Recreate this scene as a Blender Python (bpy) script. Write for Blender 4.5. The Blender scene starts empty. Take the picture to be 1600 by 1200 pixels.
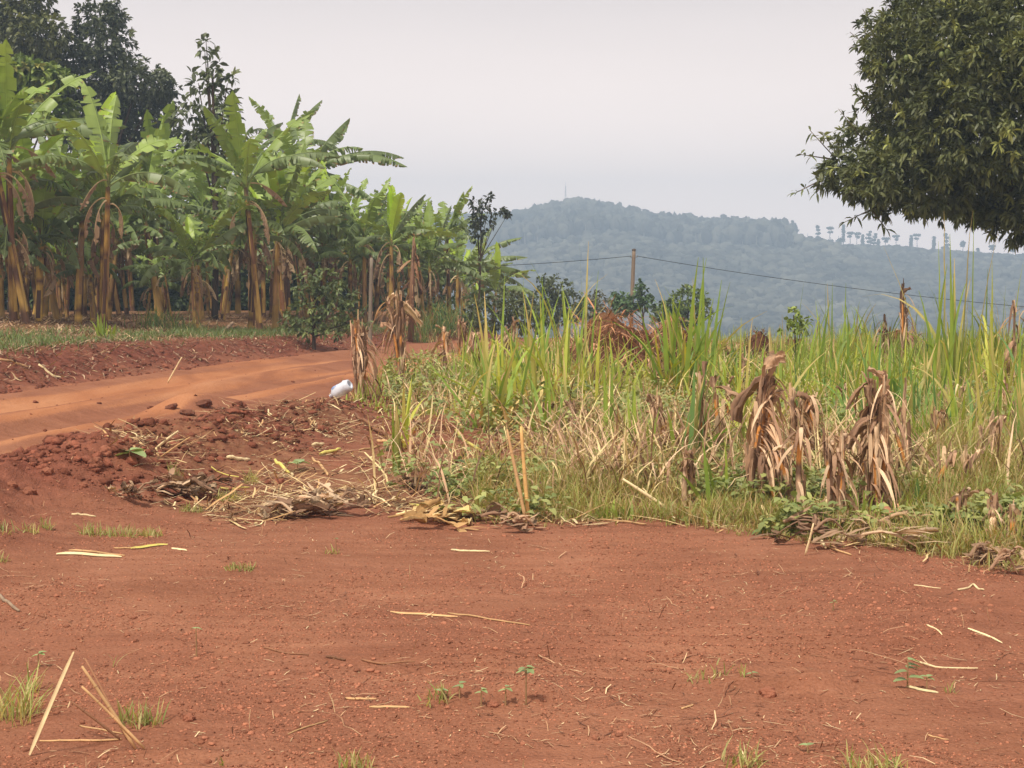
import bpy, math, random
import numpy as np
from mathutils import Vector, Matrix

# ------------------------------------------------------------------ camera, sky, sun, exposure
C = bpy.context.scene
F_PX, CAM_Z, HORIZON_V = 2323.0, 1.6, 450.0          # focal length in pixels of a 1600x1200 picture
PITCH = math.atan((600 - HORIZON_V) / F_PX)
cam_data = bpy.data.cameras.new('camera')
cam = bpy.data.objects.new('camera', cam_data)
C.collection.objects.link(cam)
cam.location = (0, 0, CAM_Z)
cam.rotation_euler = (math.pi / 2 - PITCH, 0, 0)
cam_data.sensor_width = 36
cam_data.lens = 36 * F_PX / 1600
cam_data.clip_start, cam_data.clip_end = 0.1, 6000
C.camera = cam

SUN_ELEV, SUN_AZ = math.radians(58), math.radians(215)   # azimuth clockwise from +Y
world = bpy.data.worlds.new('World')
C.world = world
world.use_nodes = True
wn, wl = world.node_tree.nodes, world.node_tree.links
bg = wn['Background']
sky = wn.new('ShaderNodeTexSky')
sky.sky_type = 'NISHITA'; sky.sun_disc = False
sky.sun_elevation = SUN_ELEV; sky.sun_rotation = SUN_AZ
sky.air_density = 2.0; sky.dust_density = 6.0
# thin high overcast: a pale veil over the clear sky, brighter towards the horizon
tc = wn.new('ShaderNodeTexCoord'); sep = wn.new('ShaderNodeSeparateXYZ')
wl.new(tc.outputs['Generated'], sep.inputs[0])
ramp = wn.new('ShaderNodeValToRGB')
wl.new(sep.outputs['Z'], ramp.inputs[0])
ramp.color_ramp.elements[0].position = 0.0;  ramp.color_ramp.elements[0].color = (2.1, 1.72, 1.55, 1)
ramp.color_ramp.elements[1].position = 0.55; ramp.color_ramp.elements[1].color = (0.64, 0.58, 0.56, 1)
e = ramp.color_ramp.elements.new(0.07); e.color = (1.66, 1.36, 1.20, 1)
e = ramp.color_ramp.elements.new(0.20); e.color = (0.815, 0.705, 0.67, 1)
scl = wn.new('ShaderNodeVectorMath'); scl.operation = 'SCALE'; scl.inputs['Scale'].default_value = 0.08
wl.new(sky.outputs[0], scl.inputs[0])
veil = wn.new('ShaderNodeMix'); veil.data_type = 'RGBA'; veil.inputs[0].default_value = 0.9
wl.new(scl.outputs[0], veil.inputs[6]); wl.new(ramp.outputs[0], veil.inputs[7])
cn = wn.new('ShaderNodeTexNoise'); cn.inputs['Scale'].default_value = 3.0; cn.inputs['Detail'].default_value = 4
cm = wn.new('ShaderNodeMapping'); cm.inputs['Scale'].default_value = (1, 1, 4); wl.new(tc.outputs['Generated'], cm.inputs[0]); wl.new(cm.outputs[0], cn.inputs['Vector'])
ca = wn.new('ShaderNodeMath'); ca.operation = 'MULTIPLY_ADD'; ca.inputs[1].default_value = 0.16; ca.inputs[2].default_value = 0.92; wl.new(cn.outputs[0], ca.inputs[0])
cv = wn.new('ShaderNodeVectorMath'); cv.operation = 'SCALE'; wl.new(veil.outputs[2], cv.inputs[0]); wl.new(ca.outputs[0], cv.inputs['Scale'])
wl.new(cv.outputs[0], bg.inputs[0]); bg.inputs[1].default_value = 1.0

sun_data = bpy.data.lights.new('sun', 'SUN')
sun_data.energy = 3.3; sun_data.angle = math.radians(6); sun_data.color = (1.0, 0.92, 0.80)
sun = bpy.data.objects.new('sun', sun_data); C.collection.objects.link(sun)
sd = Vector((math.sin(SUN_AZ) * math.cos(SUN_ELEV), math.cos(SUN_AZ) * math.cos(SUN_ELEV), math.sin(SUN_ELEV)))
sun.rotation_euler = sd.to_track_quat('Z', 'Y').to_euler()
sun.location = (0, 0, 30)

C.view_settings.view_transform = 'Standard'
C.view_settings.look = 'None'
C.view_settings.exposure = 0.36
C.view_settings.gamma = 1.0
C.render.engine = 'CYCLES'
C.cycles.use_denoising = True
C.cycles.max_bounces = 6
C.cycles.transparent_max_bounces = 4
C.cycles.volume_bounces = 0

RNG = np.random.default_rng(7)
PI = math.pi

# ------------------------------------------------------------------ helpers
def S(r, g, b):
    """sRGB 0-255 to linear"""
    f = lambda c: c / 12.92 if c <= 0.04045 else ((c + 0.055) / 1.055) ** 2.4
    return np.array([f(r / 255), f(g / 255), f(b / 255)])

def sm(t):
    t = np.clip(t, 0, 1); return t * t * (3 - 2 * t)

def hash2(i, j, s):
    n = (i.astype(np.int64) * 374761393 + j.astype(np.int64) * 668265263 + s * 144665) & 0x7fffffff
    n = ((n ^ (n >> 13)) * 1274126177) & 0x7fffffff
    return ((n ^ (n >> 16)) & 0xffff) / 65535.0

def vnoise(x, y, s=0):
    x = np.asarray(x, float); y = np.asarray(y, float)
    i, j = np.floor(x), np.floor(y); fx, fy = sm(x - i), sm(y - j)
    a, b = hash2(i, j, s), hash2(i + 1, j, s); c, d = hash2(i, j + 1, s), hash2(i + 1, j + 1, s)
    return (a + (b - a) * fx) + ((c + (d - c) * fx) - (a + (b - a) * fx)) * fy

def fbm(x, y, s=0, o=4):
    v = 0; a = 0.5; t = 0
    for k in range(o):
        v = v + a * vnoise(x * 2 ** k + 17 * k, y * 2 ** k - 9 * k, s + k); t += a; a *= 0.5
    return v / t

class MB:
    """collects geometry and links it as ONE mesh object"""
    def __init__(s): s.V = []; s.Q = []; s.T = []; s.C = []; s.n = 0
    def add(s, V, Q=None, T=None, col=(1, 1, 1)):
        V = np.asarray(V, float).reshape(-1, 3); s.V.append(V)
        col = np.asarray(col, float)
        if col.ndim == 1: col = np.tile(col[:3], (len(V), 1))
        s.C.append(col.reshape(-1, 3))
        if Q is not None and len(Q): s.Q.append(np.asarray(Q, np.int64).reshape(-1, 4) + s.n)
        if T is not None and len(T): s.T.append(np.asarray(T, np.int64).reshape(-1, 3) + s.n)
        s.n += len(V)
    def build(s, name, mat, parent=None, loc=None, smooth=True):
        V = np.concatenate(s.V); Cc = np.concatenate(s.C)
        if loc is not None: V = V - np.asarray(loc)
        Q = np.concatenate(s.Q) if s.Q else np.zeros((0, 4), np.int64)
        T = np.concatenate(s.T) if s.T else np.zeros((0, 3), np.int64)
        me = bpy.data.meshes.new(name)
        me.vertices.add(len(V)); me.vertices.foreach_set('co', V.astype(np.float32).ravel())
        nl = Q.size + T.size
        me.loops.add(nl); me.loops.foreach_set('vertex_index', np.concatenate([Q.ravel(), T.ravel()]).astype(np.int32))
        me.polygons.add(len(Q) + len(T))
        ls = np.concatenate([np.arange(len(Q)) * 4, Q.size + np.arange(len(T)) * 3]).astype(np.int32)
        me.polygons.foreach_set('loop_start', ls)
        if smooth: me.polygons.foreach_set('use_smooth', np.ones(len(ls), bool))
        at = me.attributes.new('col', 'FLOAT_COLOR', 'POINT')
        at.data.foreach_set('color', np.concatenate([Cc, np.ones((len(Cc), 1))], 1).astype(np.float32).ravel())
        me.update(calc_edges=True); me.validate()
        me.materials.append(mat)
        o = bpy.data.objects.new(name, me); C.collection.objects.link(o)
        if loc is not None and parent is None: o.location = loc
        if parent is not None: o.parent = parent
        return o

USED = {}
def tag(o, label=None, cat=None, group=None, kind=None):
    if label:
        o['label'] = label
        USED.setdefault(label, []).append(o)
    if cat: o['category'] = cat
    if group: o['group'] = group
    if kind: o['kind'] = kind
    return o

def empty(name, loc, label, cat, group=None, rz=0):
    o = bpy.data.objects.new(name, None); C.collection.objects.link(o)
    o.location = loc; o.rotation_euler = (0, 0, rz); o.empty_display_size = 0.1
    return tag(o, label, cat, group)

def copy_tree(o, parent=None):
    c = o.copy(); C.collection.objects.link(c)
    if parent is not None: c.parent = parent
    for ch in list(o.children): copy_tree(ch, c)
    return c

def norm(v):
    v = np.asarray(v, float); return v / np.maximum(np.linalg.norm(v, axis=-1, keepdims=True), 1e-9)

def tube(b, P, R, n=8, col=(1, 1, 1), cap=True):
    P = np.asarray(P, float); m = len(P); R = np.broadcast_to(np.asarray(R, float), (m,))
    d = norm(np.gradient(P, axis=0)); ref = np.array([0.0, 0, 1]) if abs(d[0][2]) < 0.9 else np.array([1.0, 0, 0])
    a = norm(np.cross(d, ref)); c = np.cross(d, a)
    th = np.arange(n) * 2 * PI / n
    V = P[:, None] + R[:, None, None] * (a[:, None] * np.cos(th)[None, :, None] + c[:, None] * np.sin(th)[None, :, None])
    V = V.reshape(-1, 3)
    i, j = np.meshgrid(np.arange(m - 1), np.arange(n), indexing='ij'); k = (j + 1) % n
    Q = np.stack([i * n + j, i * n + k, (i + 1) * n + k, (i + 1) * n + j], -1).reshape(-1, 4)
    T = []
    col = np.asarray(col, float)
    cc = np.repeat(col, n, 0) if col.ndim == 2 else col
    if cap:
        V = np.concatenate([V, P[:1], P[-1:]]); a0, a1 = m * n, m * n + 1
        for j in range(n):
            T.append((a0, (j + 1) % n, j)); T.append((a1, (m - 1) * n + j, (m - 1) * n + (j + 1) % n))
        if col.ndim == 2: cc = np.concatenate([cc, col[:1], col[-1:]])
    b.add(V, Q, T, cc)

def blades(b, base, az, lean, length, bend, width, c0, c1, segs=4, p=1.3, wob=0.0, flat=False, rng=RNG):
    base = np.asarray(base, float).reshape(-1, 3); N = len(base)
    bc = lambda a: np.broadcast_to(np.asarray(a, float), (N,)).copy()
    az, lean, length, bend, width = map(bc, (az, lean, length, bend, width))
    c0 = np.broadcast_to(np.asarray(c0, float), (N, 3)); c1 = np.broadcast_to(np.asarray(c1, float), (N, 3))
    V = np.zeros((N, segs + 1, 2, 3)); cc = np.zeros((N, segs + 1, 2, 3))
    pos = base.copy(); tw = rng.normal(0, 0.5, N); a2 = az.copy()
    for i in range(segs + 1):
        t = i / segs
        side = np.stack([-np.sin(az + tw), np.cos(az + tw), np.zeros(N)], -1)
        w = width * (0.55 + 0.45 * min(1, t * 4)) * max(0.10, (1 - t ** 3.2)) * 0.5
        if flat: w = width * 0.5 * (1 - 0.35 * abs(2 * t - 1) ** 3)
        V[:, i, 0] = pos - side * w[:, None]; V[:, i, 1] = pos + side * w[:, None]
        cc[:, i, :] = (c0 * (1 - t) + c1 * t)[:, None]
        tm = (i + 0.5) / segs
        ang = lean + bend * tm ** p
        if wob: a2 = a2 + rng.normal(0, wob, N); ang = ang + rng.normal(0, wob, N)
        step = np.stack([np.sin(ang) * np.cos(a2), np.sin(ang) * np.sin(a2), np.cos(ang)], -1)
        pos = pos + step * (length / segs)[:, None]
    k = np.arange(N)[:, None] * (segs + 1) * 2 + np.arange(segs)[None] * 2
    Q = np.stack([k, k + 1, k + 3, k + 2], -1).reshape(-1, 4)
    b.add(V, Q, None, cc.reshape(-1, 3))

def leaves(b, base, d, up, L, W, col, droop=0.3):
    """lanceolate leaves, vectorised"""
    N = len(base); d = norm(d); s = norm(np.cross(d, up)); n = np.cross(s, d)
    L = np.broadcast_to(L, (N,))[:, None]; W = np.broadcast_to(W, (N,))[:, None]
    dn = np.array([0, 0, -1.0])
    V = np.zeros((N, 6, 3)); fold = 0.18
    V[:, 0] = base
    p1 = base + d * L * 0.38 + dn * L * droop * 0.12; p2 = base + d * L * 0.72 + dn * L * droop * 0.45
    V[:, 1] = p1 - s * W * 0.5 + n * W * fold; V[:, 2] = p1 + s * W * 0.5 + n * W * fold
    V[:, 3] = p2 - s * W * 0.38 + n * W * fold; V[:, 4] = p2 + s * W * 0.38 + n * W * fold
    V[:, 5] = base + d * L * 0.97 + dn * L * droop
    o = np.arange(N)[:, None] * 6
    T = np.concatenate([o + np.array([[0, 2, 1]]), o + np.array([[3, 4, 5]])])
    Q = o + np.array([[1, 2, 4, 3]])
    b.add(V, Q, T, np.repeat(np.asarray(col), 6, 0) if np.ndim(col) == 2 else col)

def ico(sub=1):
    t = (1 + 5 ** .5) / 2
    v = [(-1, t, 0), (1, t, 0), (-1, -t, 0), (1, -t, 0), (0, -1, t), (0, 1, t), (0, -1, -t), (0, 1, -t), (t, 0, -1), (t, 0, 1), (-t, 0, -1), (-t, 0, 1)]
    f = [(0, 11, 5), (0, 5, 1), (0, 1, 7), (0, 7, 10), (0, 10, 11), (1, 5, 9), (5, 11, 4), (11, 10, 2), (10, 7, 6), (7, 1, 8),
         (3, 9, 4), (3, 4, 2), (3, 2, 6), (3, 6, 8), (3, 8, 9), (4, 9, 5), (2, 4, 11), (6, 2, 10), (8, 6, 7), (9, 8, 1)]
    v = [np.array(q) / np.linalg.norm(q) for q in v]
    for _ in range(sub):
        cache = {}; nf = []
        def mid(a, c):
            k = (min(a, c), max(a, c))
            if k not in cache:
                m = v[a] + v[c]; v.append(m / np.linalg.norm(m)); cache[k] = len(v) - 1
            return cache[k]
        for a, c, d in f:
            x, y, z = mid(a, c), mid(c, d), mid(d, a); nf += [(a, x, z), (c, y, x), (d, z, y), (x, y, z)]
        f = nf
    return np.array(v), np.array(f)
ICO0, ICO1, ICO2, ICO3 = ico(0), ico(1), ico(2), ico(3)

def lumps(b, cen, rad, col, rough=0.25, base=ICO1, rng=RNG):
    cen = np.asarray(cen, float).reshape(-1, 3); N = len(cen); v, f = base
    rad = np.asarray(rad, float)
    if rad.ndim == 1: rad = np.repeat(rad[:, None], 3, 1)
    k = 1 + rng.normal(0, rough, (N, len(v), 1))
    th = rng.uniform(0, 2 * PI, N); c, s = np.cos(th), np.sin(th)
    vv = v[None] * rad[:, None] * k
    x = vv[..., 0] * c[:, None] - vv[..., 1] * s[:, None]; y = vv[..., 0] * s[:, None] + vv[..., 1] * c[:, None]
    V = np.stack([x, y, vv[..., 2]], -1) + cen[:, None]
    T = f[None] + np.arange(N)[:, None, None] * len(v)
    col = np.asarray(col, float)
    b.add(V, None, T, np.repeat(col, len(v), 0) if col.ndim == 2 else col)

# ------------------------------------------------------------------ materials
def mat_new(name):
    m = bpy.data.materials.new(name); m.use_nodes = True
    return m, m.node_tree.nodes, m.node_tree.links, m.node_tree.nodes['Principled BSDF']

def mat_col(name, rough=0.8, spec=0.2, vary=0.15, scale=6.0, trans=0.0, bump=0.0, bscale=40.0, stretch=None, gain=1.0):
    """procedural material: own colour attribute, broken up by noise, slightly different on every object"""
    m, n, l, p = mat_new(name)
    at = n.new('ShaderNodeAttribute'); at.attribute_name = 'col'
    co = n.new('ShaderNodeTexCoord'); vec = co.outputs['Object']
    if stretch:
        mp = n.new('ShaderNodeMapping'); mp.inputs['Scale'].default_value = stretch; l.new(vec, mp.inputs[0]); vec = mp.outputs[0]
    nz = n.new('ShaderNodeTexNoise'); nz.inputs['Scale'].default_value = scale; nz.inputs['Detail'].default_value = 5
    l.new(vec, nz.inputs['Vector'])
    oi = n.new('ShaderNodeObjectInfo')
    a = n.new('ShaderNodeMath'); a.operation = 'MULTIPLY_ADD'; a.inputs[1].default_value = 4 * vary; a.inputs[2].default_value = gain - 2 * vary
    l.new(nz.outputs[0], a.inputs[0])
    r = n.new('ShaderNodeMath'); r.operation = 'MULTIPLY_ADD'; r.inputs[1].default_value = 0.24; r.inputs[2].default_value = 0.88
    l.new(oi.outputs['Random'], r.inputs[0])
    mu = n.new('ShaderNodeMath'); mu.operation = 'MULTIPLY'; l.new(a.outputs[0], mu.inputs[0]); l.new(r.outputs[0], mu.inputs[1])
    sc = n.new('ShaderNodeVectorMath'); sc.operation = 'SCALE'
    l.new(at.outputs['Color'], sc.inputs[0]); l.new(mu.outputs[0], sc.inputs['Scale'])
    l.new(sc.outputs[0], p.inputs['Base Color'])
    p.inputs['Roughness'].default_value = rough; p.inputs['Specular IOR Level'].default_value = spec
    if bump:
        bz = n.new('ShaderNodeTexNoise'); bz.inputs['Scale'].default_value = bscale; bz.inputs['Detail'].default_value = 4; l.new(vec, bz.inputs['Vector'])
        bp = n.new('ShaderNodeBump'); bp.inputs['Strength'].default_value = bump; bp.inputs['Distance'].default_value = 0.02
        l.new(bz.outputs[0], bp.inputs['Height']); l.new(bp.outputs[0], p.inputs['Normal'])
    if trans:
        tr = n.new('ShaderNodeBsdfTranslucent'); g = n.new('ShaderNodeVectorMath'); g.operation = 'MULTIPLY'; g.inputs[1].default_value = (1.25, 1.2, 0.55)
        l.new(sc.outputs[0], g.inputs[0]); l.new(g.outputs[0], tr.inputs['Color'])
        mx = n.new('ShaderNodeMixShader'); mx.inputs[0].default_value = trans
        l.new(p.outputs[0], mx.inputs[1]); l.new(tr.outputs[0], mx.inputs[2]); l.new(mx.outputs[0], n['Material Output'].inputs[0])
    return m

M_BANANA = mat_col('banana_leaf', 0.42, 0.5, 0.10, 3.0, 0.28)
M_STEM = mat_col('banana_stem', 0.6, 0.3, 0.28, 14.0, 0, 0.5, 25.0, (1, 1, 0.22))
M_DRYLEAF = mat_col('dry_leaf', 0.85, 0.1, 0.2, 14.0, 0.12, 0.4, 60.0, (1, 1, 0.3), 1.25)
M_BLADE = mat_col('cane_blade', 0.5, 0.35, 0.10, 5.0, 0.35)
M_STRAW = mat_col('straw', 0.75, 0.2, 0.15, 20.0, 0.0)
M_LEAF = mat_col('tree_leaf', 0.5, 0.4, 0.12, 0.9, 0.2)
M_BARK = mat_col('bark', 0.9, 0.1, 0.25, 8.0, 0, 0.8, 30.0, (1, 1, 0.3))
M_FAR = mat_col('far_foliage', 0.9, 0.05, 0.25, 0.12, 0.0)
M_CLOD = mat_col('soil_clod', 0.95, 0.05, 0.15, 18.0, 0, 0.8, 60.0)
M_POLE = mat_col('pole_wood', 0.9, 0.1, 0.25, 6.0, 0, 0.6, 30.0, (1, 1, 0.12))

def mat_ground():
    m, n, l, p = mat_new('laterite_soil')
    at = n.new('ShaderNodeAttribute'); at.attribute_name = 'col'
    sp = n.new('ShaderNodeSeparateColor'); l.new(at.outputs['Color'], sp.inputs[0])
    co = n.new('ShaderNodeTexCoord')
    def noise(sc, det=6, dist=0.0, stretch=None):
        z = n.new('ShaderNodeTexNoise'); z.inputs['Scale'].default_value = sc; z.inputs['Detail'].default_value = det
        z.inputs['Distortion'].default_value = dist
        if stretch:
            mp = n.new('ShaderNodeMapping'); mp.inputs['Scale'].default_value = stretch; l.new(co.outputs['Object'], mp.inputs[0]); l.new(mp.outputs[0], z.inputs['Vector'])
        else: l.new(co.outputs['Object'], z.inputs['Vector'])
        return z.outputs[0]
    def rmp(v, *st):
        r = n.new('ShaderNodeValToRGB'); l.new(v, r.inputs[0])
        el = r.color_ramp.elements
        while len(el) < len(st): el.new(0.5)
        for q, (pos, c) in zip(el, st): q.position = pos; q.color = (*c, 1) if len(c) == 3 else c
        return r.outputs[0]
    def mix(f, a, b):
        x = n.new('ShaderNodeMix'); x.data_type = 'RGBA'
        if isinstance(f, float): x.inputs[0].default_value = f
        else: l.new(f, x.inputs[0])
        l.new(a, x.inputs[6]); l.new(b, x.inputs[7]); return x.outputs[2]
    soil = rmp(noise(1.6, 8), (0.30, (0.225, 0.090, 0.047)), (0.5, (0.300, 0.130, 0.069)), (0.70, (0.40, 0.186, 0.108)))
    fine = rmp(noise(75, 5), (0.36, (0.14, 0.053, 0.030)), (0.5, (0.300, 0.130, 0.069)), (0.66, (0.48, 0.235, 0.15)))
    soil = mix(0.42, soil, fine)
    drag = rmp(noise(2.2, 6, 0.3, (0.35, 3.2, 1)), (0.35, (0.20, 0.078, 0.045)), (0.55, (0.31, 0.132, 0.078)), (0.72, (0.40, 0.19, 0.112)))
    soil = mix(0.40, soil, drag)
    damp = rmp(noise(0.9, 8, 0.6), (0.40, (0.20, 0.077, 0.046)), (0.60, (0.32, 0.138, 0.082)))
    soil = mix(0.25, soil, damp)
    road = rmp(noise(1.4, 7, 0.4, (0.9, 0.22, 1)), (0.34, (0.30, 0.115, 0.055)), (0.5, (0.44, 0.178, 0.078)), (0.68, (0.54, 0.25, 0.12)))
    road = mix(0.25, road, fine)
    moist = rmp(noise(7, 7), (0.32, (0.13, 0.042, 0.026)), (0.6, (0.225, 0.078, 0.049)), (0.8, (0.30, 0.11, 0.068)))
    litt = rmp(noise(15, 7), (0.3, (0.10, 0.055, 0.028)), (0.5, (0.24, 0.13, 0.065)), (0.7, (0.36, 0.24, 0.12)))
    c = mix(sp.outputs[0], soil, road)
    c = mix(sp.outputs[2], c, moist)
    c = mix(sp.outputs[1], c, litt)
    l.new(c, p.inputs['Base Color'])
    p.inputs['Roughness'].default_value = 0.95; p.inputs['Specular IOR Level'].default_value = 0.05
    b1 = n.new('ShaderNodeBump'); b1.inputs['Strength'].default_value = 0.75; b1.inputs['Distance'].default_value = 0.02; l.new(noise(60, 6), b1.inputs['Height'])
    b2 = n.new('ShaderNodeBump'); b2.inputs['Strength'].default_value = 0.6; b2.inputs['Distance'].default_value = 0.05; l.new(noise(9, 6), b2.inputs['Height'])
    l.new(b2.outputs[0], b1.inputs['Normal']); l.new(b1.outputs[0], p.inputs['Normal'])
    return m
M_GROUND = mat_ground()

# ------------------------------------------------------------------ terrain
def spline(P, k=12):
    P = np.asarray(P, float); out = []
    for i in range(len(P) - 1):
        p0, p1, p2, p3 = P[max(i - 1, 0)], P[i], P[i + 1], P[min(i + 2, len(P) - 1)]
        for t in np.arange(k) / k:
            out.append(0.5 * ((2 * p1) + (-p0 + p2) * t + (2 * p0 - 5 * p1 + 4 * p2 - p3) * t * t + (-p0 + 3 * p1 - 3 * p2 + p3) * t ** 3))
    return np.array(out + [P[-1]])
ROAD = spline([(-14, -10), (-12, -1), (-8.75, 7), (-6.8, 16), (-4.05, 30), (-2.0, 38), (1.2, 46.5), (8, 56), (18, 64)], 6)

def road_off(x, y):
    """signed distance from the road's centre line (+ = left bank side)"""
    x = np.asarray(x, float); y = np.asarray(y, float)
    best = np.full(x.shape, 1e9); sg = np.zeros(x.shape)
    for a, c in zip(ROAD[:-1], ROAD[1:]):
        d = c - a; L2 = d @ d
        t = np.clip(((x - a[0]) * d[0] + (y - a[1]) * d[1]) / L2, 0, 1)
        ex, ey = x - a[0] - t * d[0], y - a[1] - t * d[1]
        q = ex * ex + ey * ey; m = q < best
        best = np.where(m, q, best); sg = np.where(m, d[0] * ey - d[1] * ex, sg)
    return np.sqrt(best) * np.sign(sg)

MOUNDS = [(-0.30, 17.4, .16, .9), (0.35, 16.6, .13, .7), (-3.6, 13.7, .13, .55), (-4.3, 12.2, .12, .5), (-4.2, 19.4, .16, .5), (-3.7, 19.9, .12, .5), (-3.0, 11.9, .12, .4),
          (-1.32, 5.6, .05, .22), (-1.7, 5.5, .03, .25), (0.95, 5.95, .055, .18), (1.22, 5.85, .06, .14), (1.97, 6.65, .05, .2), (-0.2, 5.75, .04, .15), (2.2, 7.0, .04, .15), (0.05, 5.72, .05, .12)]

def edge_v(u):
    return np.interp(u, [-400, 170, 350, 600, 850, 1100, 1250, 1400, 1600, 2400], [760, 772, 815, 822, 828, 838, 868, 880, 890, 920])
def flat_uv(x, y):
    y = np.maximum(y, 0.3); return 800 + F_PX * x / y, HORIZON_V + F_PX * CAM_Z / y
def field_mask(x, y, soft=0.5):
    """1 inside the overgrown field right of the road, 0 on the bare plot"""
    u, v = flat_uv(x, y)
    jit = (fbm(x * 1.1, y * 1.1, 5, 3) - 0.5)
    ye = F_PX * CAM_Z / (edge_v(u) - HORIZON_V)
    a = sm((y - ye + 0.9 * jit) / soft)
    s = road_off(x, y)
    return a * sm((-s - 2.9 + 1.2 * jit) / 1.0) * sm((u - 150) / 60 + 2 * jit)
def green_mask(x, y):
    """where live ground cover grows"""
    u, v = flat_uv(x, y); j = (fbm(x * .9, y * .9, 9, 3) - 0.5) * 240
    left = np.interp(v, [450, 560, 600, 640, 665, 690, 715, 740, 765, 790, 830], [640, 640, 590, 530, 620, 900, 880, 740, 620, 560, 640])
    return field_mask(x, y) * sm((u + j - left) / 90)

def H(x, y, fine=True):
    x = np.asarray(x, float); y = np.asarray(y, float); s = road_off(x, y)
    far = sm((y - 26) / 20)
    d = s - 2.5
    bank = sm(d / 1.3) * (0.55 - 0.28 * far) + sm((d - 1.2) / 8) * (0.42 - 0.05 * far)
    z = np.where(s > 0, bank, 0.0)
    off = sm((-s - 3) / 6)
    right = -(0.014 * np.clip(y - 15, 0, 33) + 0.07 * np.clip(y - 48, 0, None))
    z = z + off * np.where(s < 0, 1, 0) * np.maximum(right, -18)
    z = np.where(y > 75, z - sm((y - 75) / 200) * np.where(s > 0, 18, 0), z)
    z = np.where((y > 46) & (x > -4), z - sm((x + 4) / 5) * 0.085 * np.clip(y - 47, 0, None), z)
    z = np.maximum(z, -18)
    berm = np.exp(-((-s - 4.0) / 0.7) ** 2) * (0.20 * (1 - sm((y - 15) / 6)) + 0.09) * (0.5 + fbm(x * 1.5, y * 1.5, 3, 3))
    z = z + berm * (1 - sm((y - 36) / 8))
    on = sm((2.7 - np.abs(s)) / 0.5)
    ruts = 0.075 * np.cos(np.clip(s, -2.5, 2.5) * 2 * PI / 1.8) * (0.35 + fbm(x * 0.9, y * .3, 21, 3)) + 0.05 * (fbm(s * 3.1, y * .35, 25, 3) - .5)
    z = z + on * (ruts - 0.03)
    for mx, my, h, r in MOUNDS: z = z + h * np.exp(-((x - mx) ** 2 + (y - my) ** 2) / (r * r))
    if fine:
        near = np.exp(-y / 60)
        rough = 0.35 + 2.4 * np.exp(-((-s - 3.9) / 1.0) ** 2) * (y < 40) + 2.2 * np.exp(-((s - 2.9) / 0.7) ** 2) + 0.9 * sm((-s - 2.6) / 0.6) * sm((y - 11) / 2)
        rough = np.minimum(rough, 3.0) * (1 - 0.0 * on)
        n = (fbm(x * 2.2, y * 2.2, 31, 3) - .5) * 0.055 + (fbm(x * 9, y * 9, 41, 3) - .5) * 0.035 + (np.abs(fbm(x * 24, y * 24, 51, 2) - .5)) * 0.022
        z = z + near * rough * n + (fbm(x * .5, y * .5, 61, 3) - .5) * 0.10 * (1 - on)
        u, v = flat_uv(x, y)
        fur = 0.011 * np.sin(2 * PI * (y + 0.10 * x + 0.12 * fbm(x * 2, y * 2, 71, 2)) / 0.17) * sm((fbm(x * .8, y * .8, 77, 2) - 0.42) / 0.2)
        z = z + fur * sm((9 - y) / 2.5) * np.where(s < -4, 1, 0)
    return z

def hz(x, y): return float(H(np.array([x]), np.array([y]))[0])

def ray(u, v):
    a, b = (u - 800) / F_PX, -(v - 600) / F_PX
    f = np.array([0, math.cos(PITCH), -math.sin(PITCH)]); up = np.array([0, math.sin(PITCH), math.cos(PITCH)])
    return np.array([a, 0, 0]) + up * b + f
def at(u, v, y):
    d = ray(u, v); return np.array([0, 0, CAM_Z]) + d * (y / d[1])
def gp(u, v, ymax=75):
    d = ray(u, v); d = d / d[1]
    ys = np.concatenate([np.arange(3.5, 14, 0.05), np.arange(14, ymax, 0.15)])
    P = np.array([0, 0, CAM_Z]) + d * ys[:, None]
    below = P[:, 2] < H(P[:, 0], P[:, 1])
    k = int(np.argmax(below)) if below.any() else len(ys) - 1
    x, y = P[k, 0], P[k, 1]
    return np.array([x, y, hz(x, y)])
def mpx(p): return F_PX / p[1]       # pixels (1600 wide) per metre at a point

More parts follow.
